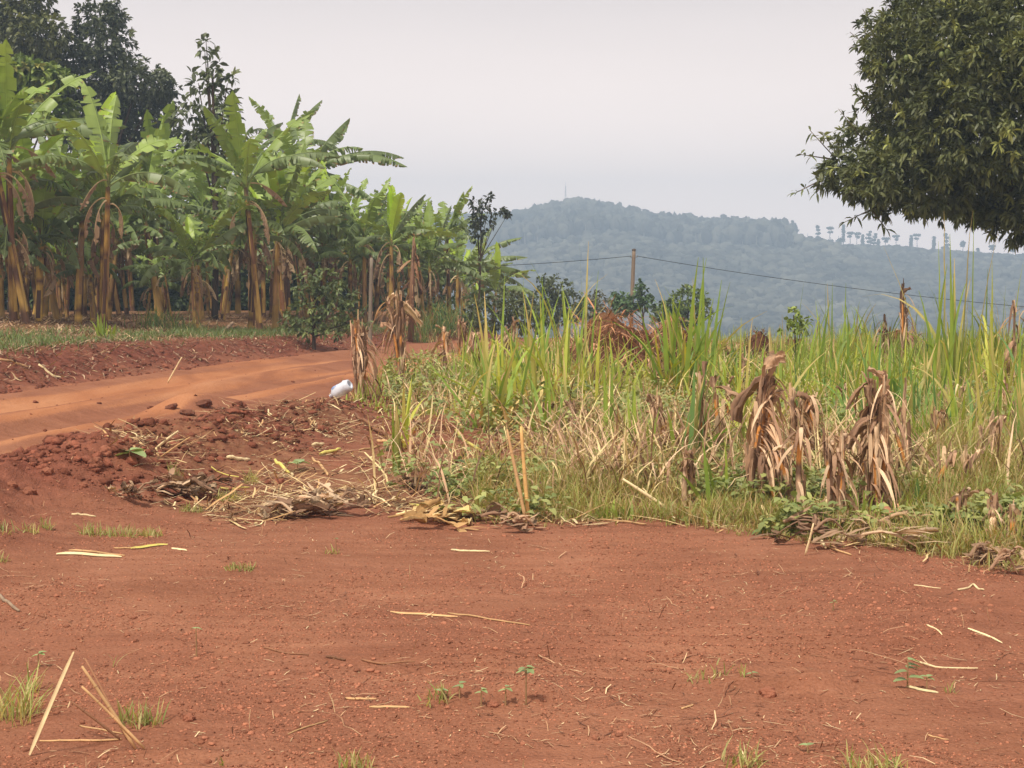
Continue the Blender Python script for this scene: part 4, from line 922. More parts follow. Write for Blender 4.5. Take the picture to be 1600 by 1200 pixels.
ST = [
 (566, 626, 498, 'withered twin stalk standing right behind the white bottle', 1, dict(n=3, bulk=1.2, broad=4)),
 (628, 612, 470, 'withered stalk with a thick trunk and drooping leaves, second from the bottle', 2, dict(n=3, bulk=1.6, broad=5, wide=1.1)),
 (702, 606, 512, 'withered stalk with hooked top leaves at the road bend', 3, dict(n=2, bulk=1.3, broad=5, hook=-1)),
 (722, 590, 505, 'withered stalk just right of the hooked one at the road bend', 4, dict(n=2, bulk=1.2, broad=3)),
 (788, 600, 500, 'withered brown stalk behind the first tall green blades', 5, dict(n=3, bulk=1.4, broad=4)),
 (1108, 745, 585, 'withered stalk with an orange stem and one leaf flap to the right', 6, dict(n=2, bulk=.9, broad=3, hook=1, orange=1)),
 (1192, 795, 567, 'tallest withered stalk of the front row, with a flared crown of broad leaves', 7, dict(n=3, bulk=1.3, broad=9, wide=1.35, orange=.6)),
 (1254, 750, 614, 'withered stalk bundle, squat and shaggy, without a leaf crown', 8, dict(n=5, bulk=1.0, broad=1, wide=1.2)),
 (1282, 812, 662, 'withered stalk made of thin broken stems with a crosswise stick', 9, dict(n=3, bulk=.7, broad=2, wide=1.3, orange=.8)),
 (1306, 810, 672, 'withered thin stalk right of the broken stems', 10, dict(n=2, bulk=.8, broad=2, orange=.9)),
 (1374, 800, 590, 'withered stalk draped in a thick curtain of brown leaves', 11, dict(n=3, bulk=1.9, broad=8, hook=-1, wide=.9, orange=.6)),
 (1420, 770, 612, 'withered slanting stalks leaning left against the draped one', 12, dict(n=3, bulk=.5, broad=1, lean=-.35)),
 (1520, 760, 645, 'withered dark stalk leaning right with a curled hook on top', 13, dict(n=1, bulk=1.2, broad=4, lean=.32, hook=1, wide=.7)),
 (1410, 600, 448, 'withered tall stalk with a pale bent tip above the right field', 14, dict(n=2, bulk=.9, broad=3, orange=.9)),
 (1386, 600, 500, 'withered brown leafy stalk left of the pale-tipped one', 15, dict(n=3, bulk=1.3, broad=4)),
 (1583, 850, 775, 'withered reddish stalk at the right edge of the picture', 16, dict(n=2, bulk=.9, broad=1, lean=.15)),
 (1050, 720, 612, 'withered leaf bundle leaning left among the central grass', 17, dict(n=2, bulk=1.1, broad=3, lean=-.4)),
 (892, 690, 628, 'short withered stalk low in the middle of the field', 18, dict(n=2, bulk=1.0, broad=4)),
 (1588, 640, 455, 'withered stalk with a dark drooping tip at the upper right edge', 19, dict(n=2, bulk=.7, broad=3)),
 (838, 690, 628, 'short withered stalk beside the bare red mound', 20, dict(n=2, bulk=.9, broad=2, lean=.2)),
 (1500, 690, 600, 'withered pale sticks propped together in the right field', 21, dict(n=4, bulk=.3, broad=0, lean=.1, wide=2.5)),
 (1575, 720, 640, 'withered brown stalk under the right edge of the green cane', 22, dict(n=2, bulk=1.0, broad=3)),
 (1150, 640, 560, 'withered stalk half hidden behind the flared one', 23, dict(n=2, bulk=1.0, broad=3)),
 (1330, 690, 600, 'withered stalk in the grass between the squat bundle and the draped one', 24, dict(n=2, bulk=.8, broad=2)),
 (1450, 735, 640, 'withered low stalk right of the slanting ones', 25, dict(n=2, bulk=1.0, broad=2, lean=.25)),
 (640, 690, 660, 'low withered stump below the stalk with the thick trunk', 26, dict(n=2, bulk=.8, broad=2)),
 (1075, 790, 700, 'withered thin stalk left of the orange-stemmed one', 28, dict(n=2, bulk=.7, broad=2)),
 (1230, 800, 700, 'withered broken stalk under the flared one', 29, dict(n=2, bulk=.6, broad=1, lean=-.3)),
 (1345, 780, 650, 'withered slim stalk touching the draped one on its left', 30, dict(n=1, bulk=.9, broad=2)),
 (1480, 790, 700, 'withered low slanting stalk left of the curled hook', 31, dict(n=2, bulk=.6, broad=1, lean=.5)),
 (1140, 690, 600, 'withered pale stalk behind the leaf flap', 32, dict(n=2, bulk=.9, broad=3)),
 (1030, 640, 545, 'withered stalk at the foot of the second heap', 33, dict(n=3, bulk=1.0, broad=3)),
 (920, 640, 570, 'withered stalk leaning on the biggest heap', 34, dict(n=2, bulk=1.0, broad=3, lean=.2)),
 (745, 600, 520, 'withered bushy stalk at the left end of the cane', 35, dict(n=3, bulk=1.1, broad=3)),
 (1560, 700, 600, 'withered grey stalk in the cane near the right edge', 36, dict(n=2, bulk=.9, broad=2)),
 (1300, 600, 530, 'withered stalk under the tall straight clump', 37, dict(n=2, bulk=.9, broad=2)),
 (1510, 840, 760, 'withered straw-coloured stalk in the low grass on the right', 38, dict(n=2, bulk=.6, broad=1)),
 (985, 760, 700, 'withered tuft bending left, above the leaning pale stick', 27, dict(n=2, bulk=.8, broad=3, lean=.3)),
]
for u, v, vt, lab, sd_, kw in ST: stalk(u, v, vt, lab, 300 + sd_, **kw)

def leaf_heap(u, v, wpx, hpx, label, seed, nb=420, cols=None, flat=.9, soil=True):
    rng = np.random.default_rng(seed); g = gp(u, v); s = mpx(g); W, Hh = wpx / s / 2, hpx / s
    e = empty('dry_leaf_heap', g, label, 'leaf heap', 'heaps of dry leaves')
    if soil:
        b = MB(); v_, f_ = ICO3; k = 1 + (fbm(v_[:, 0] * 3 + seed, v_[:, 1] * 3 + v_[:, 2] * 2, seed, 3) - .5) * .5
        V = v_ * k[:, None] * np.array([W * .85, W * .6, Hh * .85]); b.add(V, None, f_, S(112, 78, 56)); b.build('core', M_CLOD, e)
    d = norm(rng.normal(size=(nb, 3))); d[:, 2] = abs(d[:, 2]); r = rng.uniform(.75, 1.0, (nb, 1))
    P = d * r * np.array([W, W * .7, Hh])
    az = np.arctan2(d[:, 1], d[:, 0]) + rng.normal(0, .8, nb)
    c = dry_cols(nb, rng) if cols is None else cols[rng.integers(0, len(cols), nb)] * rng.uniform(.8, 1.2, (nb, 1))
    q = MB(); blades(q, P, az, rng.uniform(.5, 1.7, nb), rng.uniform(.2, .55, nb) * max(.4, W), rng.uniform(.4, 1.8, nb), rng.uniform(.01, .035, nb), c, c * .9, 5, 1, .12, False, rng)
    q.build('dry_leaves', M_DRYLEAF, e, smooth=False)
    return e
RED = np.array([S(182, 134, 102), S(158, 112, 84), S(130, 92, 68), S(200, 156, 120)])
leaf_heap(955, 606, 190, 122, 'big brown heap of dead leaves in front of the pole', 71, 900, RED)
leaf_heap(1046, 590, 110, 100, 'brown heap of dead leaves just right of the biggest heap', 72, 600, RED)
leaf_heap(1185, 575, 60, 62, 'reddish-brown rounded heap on the skyline of the field', 73, 500, np.array([S(112, 70, 52), S(92, 58, 44), S(134, 90, 66)]))
leaf_heap(1120, 580, 60, 50, 'low brown heap between the pole and the rounded one', 74, 350, RED)
leaf_heap(1238, 560, 70, 34, 'flat pale heap right of the rounded one', 75, 300, None)
leaf_heap(1408, 570, 90, 60, 'heap of curled brown leaves at the foot of the pale-tipped stalk', 76, 500, RED)
leaf_heap(1410, 832, 60, 26, 'small brown leaf heap at the grass edge on the right', 79, 140, RED)
leaf_heap(1055, 735, 130, 60, 'tangled brown heap below the blue-green blades', 80, 420, None)

# bundles of fallen dry banana leaf at the edge of the bare plot
def fallen_pile(u, v, wpx, label, seed, n=14, cols=None, lift=.05, fan=.35):
    rng = np.random.default_rng(seed); g = gp(u, v); s = mpx(g); W = wpx / s
    e = empty('fallen_leaf_pile', g, label, 'leaf pile', 'piles of fallen dry leaves')
    for i in range(n):
        a = PI * (rng.random() < .4) + rng.normal(0, fan * 1.8); L = W * rng.uniform(.4, .75); x0 = rng.normal(-.12 * math.cos(a), .2) * W * 1.2; L *= rng.uniform(.4, 1)
        b = MB(); y0 = rng.normal(0, .17)
        P = spline([(x0, y0, .03 + rng.random() * lift), (x0 + L * .5 * math.cos(a), y0 + L * .5 * math.sin(a) * .5, .05 + rng.random() * lift * 1.6), (x0 + L * math.cos(a), y0 + L * math.sin(a) * .5, .012)], 6)
        c = (cols if cols is not None else DRY * .85)[rng.integers(0, 4)] * rng.uniform(.75, 1.1)
        tube(b, P, np.interp(np.linspace(0, 1, len(P)), [0, .5, 1], [.010, .008, .003]) * rng.uniform(.7, 1.5), 6, c)
        k = len(P)
        m = 9; blades(b, P[rng.integers(0, k, m)], a + rng.normal(0, .6, m), rng.uniform(1.1, 1.6, m), L * rng.uniform(.25, .6, m), rng.uniform(-.1, .6, m), rng.uniform(.02, .08, m), c, c * .85, 5, 1, .1, False, rng)
        for _ in range(1): sheet(b, P[rng.integers(0, k)], a + rng.normal(0, .7), rng.uniform(1.0, 1.5), rng.uniform(-.1, .5), L * rng.uniform(.25, .6), rng.uniform(.04, .09), c * rng.uniform(.7, 1.1), rng, 1)
        b.build('dry_leaf', M_DRYLEAF, e, smooth=False)
    return e
fallen_pile(205, 778, 66, 'small pile of dead leaves with a pale husk at the left end of the litter', 77, 7)
fallen_pile(440, 812, 200, 'long pile of grey-brown leaf ribs at the edge of the bare plot', 81, 10)
fallen_pile(300, 775, 150, 'loose pile of twisted dry leaves left of the rib pile', 82, 9)
fallen_pile(520, 790, 120, 'paler pile of dry leaves right of the rib pile', 83, 8)
fallen_pile(650, 766, 80, 'dark flat pile of wilted leaves under the lone green shoot', 88, 7, np.array([S(104, 84, 66), S(124, 98, 76), S(86, 66, 52), S(150, 120, 92)]), .03)
fallen_pile(690, 812, 210, 'thin straw-coloured pile along the plot edge below the grass', 84, 8, np.array([S(206, 178, 122), S(190, 158, 104), S(170, 136, 92), S(214, 190, 140)]), .03)
fallen_pile(1320, 845, 180, 'pile of flat brown strips lying at the grass edge', 85, 10, None, .06, .15)
fallen_pile(790, 825, 90, 'small pile of pale curled strips where the crossed sticks stand', 86, 6)
fallen_pile(1560, 885, 120, 'pile of dry grass and twigs at the lower right edge of the field', 87, 9)

# ------------------------------------------------------------------ green cane clumps
G1, G2, G3, G4 = S(152, 174, 72), S(116, 146, 66), S(190, 192, 88), S(104, 140, 82)
def clump(u, v, vtop, label, seed, n=22, spread=.16, lean=.25, bend=.6, w=.03, cols=(G1, G2), dry=.7, az=None, short=.45):
    rng = np.random.default_rng(seed); g = gp(u, v); h = (v - vtop) / mpx(g); w = w * (1.45 if n < 70 else 1)
    e = empty('cane_clump', g, label, 'grass clump', 'tall green cane clumps in the field')
    b = MB(); base = np.stack([rng.normal(0, spread, n), rng.normal(0, spread, n), np.full(n, -.03)], -1)
    L = h * rng.uniform(short, 1.02, n); L[:3] = h * 1.12
    a = rng.uniform(0, 2 * PI, n) if az is None else az + rng.normal(0, .35, n)
    wgt = rng.random((n, 1)); c = cols[0] * wgt + cols[1] * (1 - wgt); c = c * rng.uniform(.8, 1.15, (n, 1))
    le = np.abs(rng.normal(0, lean, n)); be = np.abs(rng.normal(0, bend, n)); le[:3] *= .3; be[:3] *= .3
    fl = rng.random(n) < .12; be[fl] += rng.uniform(1.0, 2.0, fl.sum())
    tip = c * np.array([1.05, 1.0, .9]); dt = rng.random(n) < .25; tip[dt] = S(200, 176, 116)
    blades(b, base, a, le, L / np.cos(np.minimum(le + be * .3, 1.0)) ** .5, be, w * rng.uniform(.7, 1.25, n), c, tip, 9, 1.8, .025, False, rng)
    # V-folded second half of every blade gives it a keel
    b.build('green_blades', M_BLADE, e)
    m = int(n * dry * 2.2)
    if m:
        d = MB(); base = np.stack([rng.normal(0, spread * 1.1, m), rng.normal(0, spread * 1.1, m), np.zeros(m)], -1)
        blades(d, base, rng.uniform(0, 2 * PI, m), rng.uniform(.2, .7, m), h * rng.uniform(.3, .65, m), rng.uniform(.8, 2.3, m), w * rng.uniform(.6, 1.1, m), S(206, 190, 130) * rng.uniform(.7, 1.15, (m, 1)), S(184, 156, 104), 8, .9, .06, False, rng)
        d.build('dry_blades', M_DRYLEAF, e)
    return e
CL = [
 (621, 742, 640, 'single bright green shoot standing alone in the litter', 1, dict(n=7, spread=.02, lean=.04, bend=.2, w=.035, dry=0, short=.7)),
 (634, 700, 598, 'green shoot with long blades bent flat to both sides', 2, dict(n=9, spread=.04, lean=.5, bend=1.1, w=.03, cols=(G3, G1), dry=.5)),
 (745, 640, 505, 'leaning yellow-green clump at the left end of the cane', 3, dict(n=20, lean=.35)),
 (772, 670, 475, 'loose green clump with a bent pale tip, near the red mound', 4, dict(n=22, lean=.3)),
 (815, 630, 450, 'upright green clump in front of the dark bush', 5, dict(n=30, spread=.25, lean=.15)),
 (845, 650, 470, 'thick yellow-green clump below the dark bush', 6, dict(n=34, spread=.25, lean=.22, cols=(G3, G1))),
 (882, 630, 400, 'clump with the tallest thin stem against the hill, left of the pole', 7, dict(n=26, spread=.2, lean=.12)),
 (905, 640, 478, 'clump arching right over the biggest leaf heap', 8, dict(n=26, lean=.45, az=0.0, cols=(G3, G2))),
 (860, 690, 560, 'short clump in the tangle in front of the thick yellow-green one', 9, dict(n=22, lean=.35, dry=1.2)),
 (790, 655, 545, 'shaggy half-dry clump above the red mound', 10, dict(n=20, lean=.45, dry=1.6, cols=(G3, G1))),
 (1060, 620, 470, 'upright clump left of the yellow-bladed one', 11, dict(n=26, lean=.15)),
 (1085, 640, 425, 'clump with one brown-tipped blade, right of the pole', 12, dict(n=46, spread=.22, lean=.25, w=.036, cols=(G1, G2))),
 (1045, 640, 505, 'clump with a single golden upright blade', 13, dict(n=18, lean=.3, cols=(S(196, 186, 60), G1))),
 (1082, 745, 575, 'blue-green clump of stiff blades leaning right', 14, dict(n=14, spread=.06, lean=.16, bend=.15, w=.04, cols=(G4, G2), dry=.2, az=.1, short=.7)),
 (960, 730, 580, 'thin clump of straight blades in the middle of the field', 15, dict(n=7, spread=.05, lean=.05, bend=.1, dry=.3)),
 (988, 730, 606, 'pair of broad straight blades right of the thin clump', 16, dict(n=6, spread=.03, lean=.03, bend=.08, w=.036, dry=.2)),
 (1012, 740, 640, 'short green clump left of the stiff blue-green one', 17, dict(n=14, lean=.3)),
 (1160, 600, 520, 'low dark green clump beside the rounded heap', 18, dict(n=20, lean=.2, cols=(G2, G4))),
 (1205, 650, 545, 'green clump behind the flared withered stalk', 19, dict(n=26, lean=.25)),
 (1240, 680, 560, 'pale green clump between the flared stalk and the squat bundle', 20, dict(n=30, spread=.25, lean=.18)),
 (1292, 650, 462, 'tall straight clump rising over the squat bundle', 21, dict(n=30, spread=.2, lean=.1, bend=.3)),
 (1320, 700, 590, 'green clump left of the draped stalk', 22, dict(n=28, lean=.16, cols=(G1, G4))),
 (1350, 580, 455, 'dense dark green clump on the skyline left of the pale-tipped stalk', 23, dict(n=60, spread=.4, lean=.3, bend=.5, cols=(G2, G1))),
 (1445, 640, 500, 'drooping green clump right of the pale-tipped stalk', 24, dict(n=28, spread=.25, lean=.3, az=PI)),
 (1462, 720, 580, 'dark bluish clump right of the draped stalk', 25, dict(n=20, lean=.2, cols=(G4, G2))),
 (1488, 650, 362, 'clump with the tallest twin blades, reaching the ridge below the mango', 26, dict(n=30, spread=.14, lean=.1, bend=.25, w=.036)),
 (1548, 640, 430, 'yellowish tall clump second from the right edge', 27, dict(n=34, spread=.22, lean=.16, cols=(G3, G1))),
 (1575, 620, 440, 'tall clump with a bent white tip at the right edge', 28, dict(n=30, spread=.25, lean=.16)),
 (1535, 690, 560, 'thick bright clump below the yellowish tall one', 29, dict(n=36, spread=.3, lean=.18, cols=(G3, G1))),
 (1590, 740, 600, 'dark green clump low at the right edge', 30, dict(n=22, lean=.12, cols=(G2, G4))),
 (1556, 760, 650, 'short straight shoots right of the curled hook stalk', 31, dict(n=12, lean=.08, cols=(G4, G1))),
 (1410, 740, 660, 'sparse clump beneath the slanting stalks', 32, dict(n=14, lean=.3, dry=.9)),
 (1370, 660, 565, 'yellow-green clump behind the draped stalk', 33, dict(n=26, lean=.2, cols=(G3, G1))),
 (1500, 600, 510, 'wide pale clump filling the skyline under the mango', 34, dict(n=50, spread=.5, lean=.15)),
 (1265, 590, 500, 'wide green clump on the skyline right of the leaf heaps', 35, dict(n=46, spread=.5, lean=.2)),
 (1440, 800, 745, 'fresh upright shoot in the low grass at the right', 36, dict(n=6, spread=.03, lean=.1, bend=.2, cols=(G2, G4), dry=0)),
 (1120, 800, 690, 'long blade clump bent left across the low grass', 37, dict(n=8, spread=.05, lean=.55, bend=.5, az=PI, w=.034, dry=.4)),
 (938, 660, 560, 'dry-looking clump in front of the biggest leaf heap', 38, dict(n=14, lean=.4, dry=2.0, cols=(G3, G1))),
 (1130, 650, 545, 'loose green clump left of the flared withered stalk', 39, dict(n=22, lean=.25)),
 (1415, 660, 560, 'clump hiding the foot of the pale-tipped stalk', 40, dict(n=30, spread=.25, lean=.2, cols=(G3, G2))),
 (164, 530, 492, 'small sword-leaved clump on the left bank', 41, dict(n=16, spread=.08, lean=.3, bend=.4, w=.04, cols=(G1, G2), dry=0)),
 (250, 515, 468, 'round fine-bladed green clump at the grove edge', 42, dict(n=170, spread=.35, lean=.5, bend=.9, w=.018, cols=(S(110, 138, 74), S(84, 112, 64)), dry=.1)),
 (295, 520, 490, 'lower fine-bladed clump right of the round one', 43, dict(n=80, spread=.22, lean=.45, bend=.8, w=.018, cols=(S(120, 140, 84), S(90, 112, 64)), dry=.2)),
 (700, 525, 452, 'large soft green clump of fine grass behind the road bend', 44, dict(n=300, spread=.5, lean=.45, bend=.7, w=.022, cols=(S(112, 144, 84), S(84, 116, 66)), dry=.1)),
 (655, 535, 488, 'small soft green clump left of the large one', 45, dict(n=110, spread=.3, lean=.4, bend=.7, w=.02, cols=(S(120, 146, 80), S(90, 116, 62)), dry=.2)),
]
for u, v, vt, lab, sd_, kw in CL: clump(u, v, vt, lab, 500 + sd_, **kw)

_r = np.random.default_rng(88)
def stand(n, u0, u1, v0, v1, h0, h1, label, group):
    for i in range(n):
        u, v = _r.uniform(u0, u1), _r.uniform(v0, v1); g = gp(u, v); hp = _r.uniform(h0, h1) * mpx(g)
        cc = [(G1, G2), (G3, G1), (G2, G4), (G1, G3)][_r.integers(0, 4)]
        o = clump(u, v, v - hp, label, 2000 + i + int(u0), n=int(_r.integers(14, 30)), spread=_r.uniform(.08, .2), lean=_r.uniform(.15, .40), bend=_r.uniform(.4, 1.3), w=.028, cols=cc, dry=_r.uniform(.3, 1.2)); o['group'] = group
stand(46, 1150, 1610, 585, 725, .7, 1.25, 'coarse green cane clump in the crowded stand on the right of the field', 'crowded cane stand on the right')
stand(36, 740, 1140, 585, 650, .65, 1.1, 'coarse green cane clump in the crowded stand in the middle of the field', 'crowded cane stand in the middle')

# ------------------------------------------------------------------ uncountable ground cover
def scatter(n, x0, x1, y0, y1, mask, rng, p=1.6):
    """points in the visible wedge, denser near the camera"""
    t = rng.random(n) ** p; y = y0 + (y1 - y0) * t
    x = rng.uniform(x0, x1, n) * y / F_PX
    w = mask(x, y); k = rng.random(n) < w
    return x[k], y[k]

def ground_cover():
    rng = np.random.default_rng(91)
    b = MB()
    # short soft grass along the front edge
    x, y = scatter(175000, -60, 1400, 8.2, 15, lambda x, y: green_mask(x, y) * sm((fbm(x * 1.6, y * 1.6, 44, 3) - .28) / .25), rng, 1.3)
    n = len(x); z = H(x, y); tone = fbm(x * .8, y * .8, 46, 3)[:, None]
    c = (S(128, 150, 70) * (1 - tone) + S(184, 180, 106) * tone) * rng.uniform(.75, 1.2, (n, 1))
    dr = rng.random(n) < .45; c[dr] = S(192, 166, 116) * rng.uniform(.7, 1.1, (dr.sum(), 1))
    u, _ = flat_uv(x, y)
    L = (.05 + .28 * rng.random(n) ** 1.6) * (.5 + 1.1 * sm((fbm(x * 1.9, y * 1.9, 59, 3) - .35) / .3)) * (0.7 + .45 * sm((u - 1350) / 150)) * (.6 + .9 * sm((y - 9.5) / 3))
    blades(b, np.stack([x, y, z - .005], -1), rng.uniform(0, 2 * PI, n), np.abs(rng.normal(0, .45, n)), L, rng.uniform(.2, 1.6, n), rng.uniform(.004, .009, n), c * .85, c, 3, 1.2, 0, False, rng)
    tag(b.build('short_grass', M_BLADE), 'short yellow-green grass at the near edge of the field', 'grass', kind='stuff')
    # waist-high mixed green and straw grass filling the field
    b = MB()
    x, y = scatter(96000, -260, 1500, 10.2, 52, lambda x, y: green_mask(x, y) * (.10 + .90 * sm((fbm(x * .9, y * .9, 47, 3) - .46) / .10)) * (.45 + .55 * sm((y - 15) / 4)), rng, 1.5)
    n = len(x); z = H(x, y); u, vv = flat_uv(x, y); low = 1 - .72 * sm((1010 - u) / 120) * sm((vv - 625) / 30) - .38 * sm((u - 1000) / 60) * sm((vv - 620) / 40); tone = fbm(x * .5, y * .5, 48, 3)[:, None]
    c = (S(126, 154, 66) * (1 - tone) + S(184, 192, 92) * tone) * rng.uniform(.7, 1.2, (n, 1)); dr = rng.random(n) < .14 + .4 * sm((fbm(x * .9, y * .9, 57, 3) - .45) / .15) * sm((22 - y) / 6); c[dr] = S(192, 162, 114) * rng.uniform(.65, 1.15, (dr.sum(), 1))
    L = low * (.2 + .66 * rng.random(n) ** 1.4) * (.7 + .4 * sm((u - 1150) / 200)) * (.38 + .8 * sm((y - 10.5) / 4.5)); le = np.abs(rng.normal(0, .3, n)); be = rng.uniform(0, 1.0, n); le[dr] += rng.uniform(.1, .8, dr.sum()); be[dr] += rng.uniform(.2, 1.6, dr.sum())
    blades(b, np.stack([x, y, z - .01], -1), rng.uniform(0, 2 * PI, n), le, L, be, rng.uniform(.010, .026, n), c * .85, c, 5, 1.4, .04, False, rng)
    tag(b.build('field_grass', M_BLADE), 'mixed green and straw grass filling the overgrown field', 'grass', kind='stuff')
    # arching dead blades tangled through the standing growth
    b = MB()
    def tang(x, y):
        u, v = flat_uv(x, y); return np.maximum(field_mask(x, y) * sm((v - 485) / 35) * sm((800 - v) / 40) * sm((u - 560) / 120), 0) * (.15 + .85 * sm((fbm(x * 1.2, y * 1.2, 58, 3) - .42) / .12)) * (1 - .75 * sm((900 - u) / 100) * sm((v - 640) / 20))
    x, y = scatter(52000, -250, 1400, 10.5, 40, tang, rng, 1.5); n = len(x); z = H(x, y); c = dry_cols(n, rng) * 1.08; pale = rng.random(n) < .35; c[pale] = S(222, 202, 150) * rng.uniform(.75, 1.1, (pale.sum(), 1))
    blades(b, np.stack([x, y, z], -1), rng.uniform(0, 2 * PI, n), np.abs(rng.normal(.15, .45, n)), rng.uniform(.2, .85, n), rng.uniform(.2, 2.4, n), rng.uniform(.006, .022, n), c, c * .95, 7, 1.2, .10, False, rng)
    tag(b.build('dry_tangle', M_DRYLEAF), 'tangle of dead arching blades through the field growth', 'dry grass', kind='stuff')
    # low broad-leaved weeds
    b = MB()
    x, y = scatter(22000, -200, 1400, 9.4, 32, lambda x, y: np.maximum(green_mask(x, y), .25 * field_mask(x, y)) * sm((fbm(x * 1.1, y * 1.1, 49, 3) - .42) / .12), rng, 1.5)
    n = len(x); k = 5; z = H(x, y); hh = rng.uniform(.03, .46, n) * (.4 + .6 * sm((y - 11) / 4))
    P = np.repeat(np.stack([x, y, z + hh], -1), k, 0) + rng.normal(0, .035, (n * k, 3)); d = rng.normal(0, 1, (n * k, 3)) * np.array([1, 1, .35])
    c = np.repeat((S(116, 132, 72) + (S(172, 176, 106) - S(116, 132, 72)) * rng.random((n, 1))) * rng.uniform(.8, 1.15, (n, 1)), k, 0)
    leaves(b, P, d, rng.normal(0, .3, (n * k, 3)) + np.array([0, 0, 1.]), rng.uniform(.05, .1, n * k), rng.uniform(.03, .055, n * k), c, .2)
    tag(b.build('low_weeds', M_LEAF), 'low broad-leaved weeds among the field grass', 'weeds', kind='stuff')
    # trash and ground plants under the bananas and along the bank
    b = MB()
    def bank(x, y):
        s = road_off(x, y); return sm((s - 2.4) / .8) * (y < 60)
    x, y = scatter(30000, -900, 0, 22, 52, bank, rng, 1.0); n = len(x); z = H(x, y)
    c = dry_cols(n, rng) * rng.uniform(.7, 1.1, (n, 1)); pale = rng.random(n) < .07; c[pale] = S(206, 180, 136)
    blades(b, np.stack([x, y, z + .02], -1), rng.uniform(0, 2 * PI, n), rng.uniform(1.2, 1.7, n), rng.uniform(.06, .35, n), rng.uniform(-.3, .5, n), rng.uniform(.01, .045, n), c * .8, c * .8, 4, 1, .25, False, rng)
    tag(b.build('grove_litter', M_DRYLEAF), 'dry leaf litter over the far road bank and under the bananas', 'litter', kind='stuff')
    b = MB()
    def bankgreen(x, y):
        s = road_off(x, y); return sm((s - 3.3) / .7) * sm((7.5 - s) / 2) * sm((fbm(x * .55, y * .55, 50, 3) - .40) / .1)
    x, y = scatter(60000, -900, -60, 22, 48, bankgreen, rng, 1.0); n = len(x); z = H(x, y)
    c = (S(84, 108, 62) + (S(128, 142, 86) - S(84, 108, 62)) * rng.random((n, 1)))
    blades(b, np.stack([x, y, z - .01], -1), rng.uniform(0, 2 * PI, n), np.abs(rng.normal(0, .5, n)), rng.uniform(.08, .26, n), rng.uniform(.2, 1.4, n), rng.uniform(.01, .022, n), c, c, 3, 1.2, 0, False, rng)
    tag(b.build('bank_grass', M_BLADE), 'patchy low green growth on top of the far bank', 'grass', kind='stuff')
    # straw litter on the spoil and in the field
    b = MB()
    def lit(x, y):
        u, v = flat_uv(x, y); return field_mask(x, y, .4) * sm((fbm(x * 1.6, y * 1.6, 52, 4) - .42) / .13) * (1 - .35 * green_mask(x, y))
    x, y = scatter(94000, -640, 1400, 8.2, 30, lit, rng, 1.7); n = len(x); z = H(x, y)
    c = np.array([S(214, 186, 134), S(190, 152, 104), S(150, 112, 78), S(226, 204, 156), S(120, 88, 62)])[rng.integers(0, 5, n)] * rng.uniform(.75, 1.1, (n, 1))
    blades(b, np.stack([x, y, z + .012], -1), rng.uniform(0, 2 * PI, n), rng.uniform(1.25, 1.68, n), (.03 + .40 * rng.random(n) ** 2.4), rng.uniform(-.12, .25, n), .004 + .020 * rng.random(n) ** 2.5, c, c, 3, 1, .1, True, rng)
    tag(b.build('straw_litter', M_STRAW), 'pale straw and leaf scraps strewn over the turned soil', 'litter', kind='stuff')
    # sparse specks of straw over the bare plot
    b = MB()
    def plot(x, y):
        s = road_off(x, y); return (1 - field_mask(x, y)) * sm((-s - 2.8) / .4) * (.25 + .75 * sm((fbm(x * 1.5, y * 1.5, 53, 4) - .48) / .14))
    x, y = scatter(15000, -860, 860, 4.5, 12.5, plot, rng, 1.25); n = len(x); z = H(x, y)
    c = np.array([S(206, 168, 128), S(176, 132, 98), S(132, 92, 68), S(222, 194, 150), S(104, 70, 52)])[rng.integers(0, 5, n)] * rng.uniform(.75, 1.1, (n, 1))
    L = .012 + .10 * rng.random(n) ** 5; up = rng.random(n) < .06
    le = rng.uniform(1.4, 1.62, n); le[up] = rng.uniform(.2, 1.2, up.sum())
    blades(b, np.stack([x, y, z + .004], -1), rng.uniform(0, 2 * PI, n), le, L, rng.uniform(-.2, .2, n), rng.uniform(.002, .006, n), c, c, 2, 1, .15, True, rng)
    k = rng.choice(n, 150, False); m = 150; c = np.array([S(150, 104, 78), S(190, 150, 114), S(120, 80, 60)])[rng.integers(0, 3, m)]
    blades(b, np.stack([x[k], y[k], z[k] + .006], -1), rng.uniform(0, 2 * PI, m), rng.uniform(1.5, 1.6, m), rng.uniform(.08, .30, m), 0, rng.uniform(.004, .008, m), c, c, 9, 1, .22, True, rng)
    tag(b.build('straw_specks', M_STRAW), 'specks of dry straw scattered over the bare red plot', 'litter', kind='stuff')
    # crumbs and clods of soil
    b = MB()
    def clod(x, y):
        s = road_off(x, y); return np.clip(np.exp(-((-s - 4.0) / .8) ** 2) + .9 * np.exp(-((s - 2.6) / .4) ** 2) + .015 * (np.abs(s) < 2.2), 0, 1)
    x, y = scatter(26000, -860, 0, 11, 40, clod, rng, 1.3); n = len(x); z = H(x, y); r = .008 + .045 * rng.random(n) ** 6
    c = np.array([.21, .076, .046]) * rng.uniform(.6, 1.35, (n, 1))
    lumps(b, np.stack([x, y, z + r * .2], -1), np.stack([r * rng.uniform(.8, 1.4, n), r, r * rng.uniform(.6, .9, n)], -1), c, .26, ICO1, rng)
    x, y = scatter(14000, -860, 860, 4.5, 13, lambda x, y: (1 - field_mask(x, y)) * (.12 + .88 * sm((fbm(x * 1.2, y * 1.2, 54, 4) - .52) / .1)), rng, 1.2); n = len(x); z = H(x, y); r = .002 + .013 * rng.random(n) ** 7
    c = np.array([.32, .13, .076]) * rng.uniform(.65, 1.35, (n, 1))
    lumps(b, np.stack([x, y, z + r * .1], -1), np.stack([r * 1.2, r, r * .7], -1), c, .14, ICO1, rng)
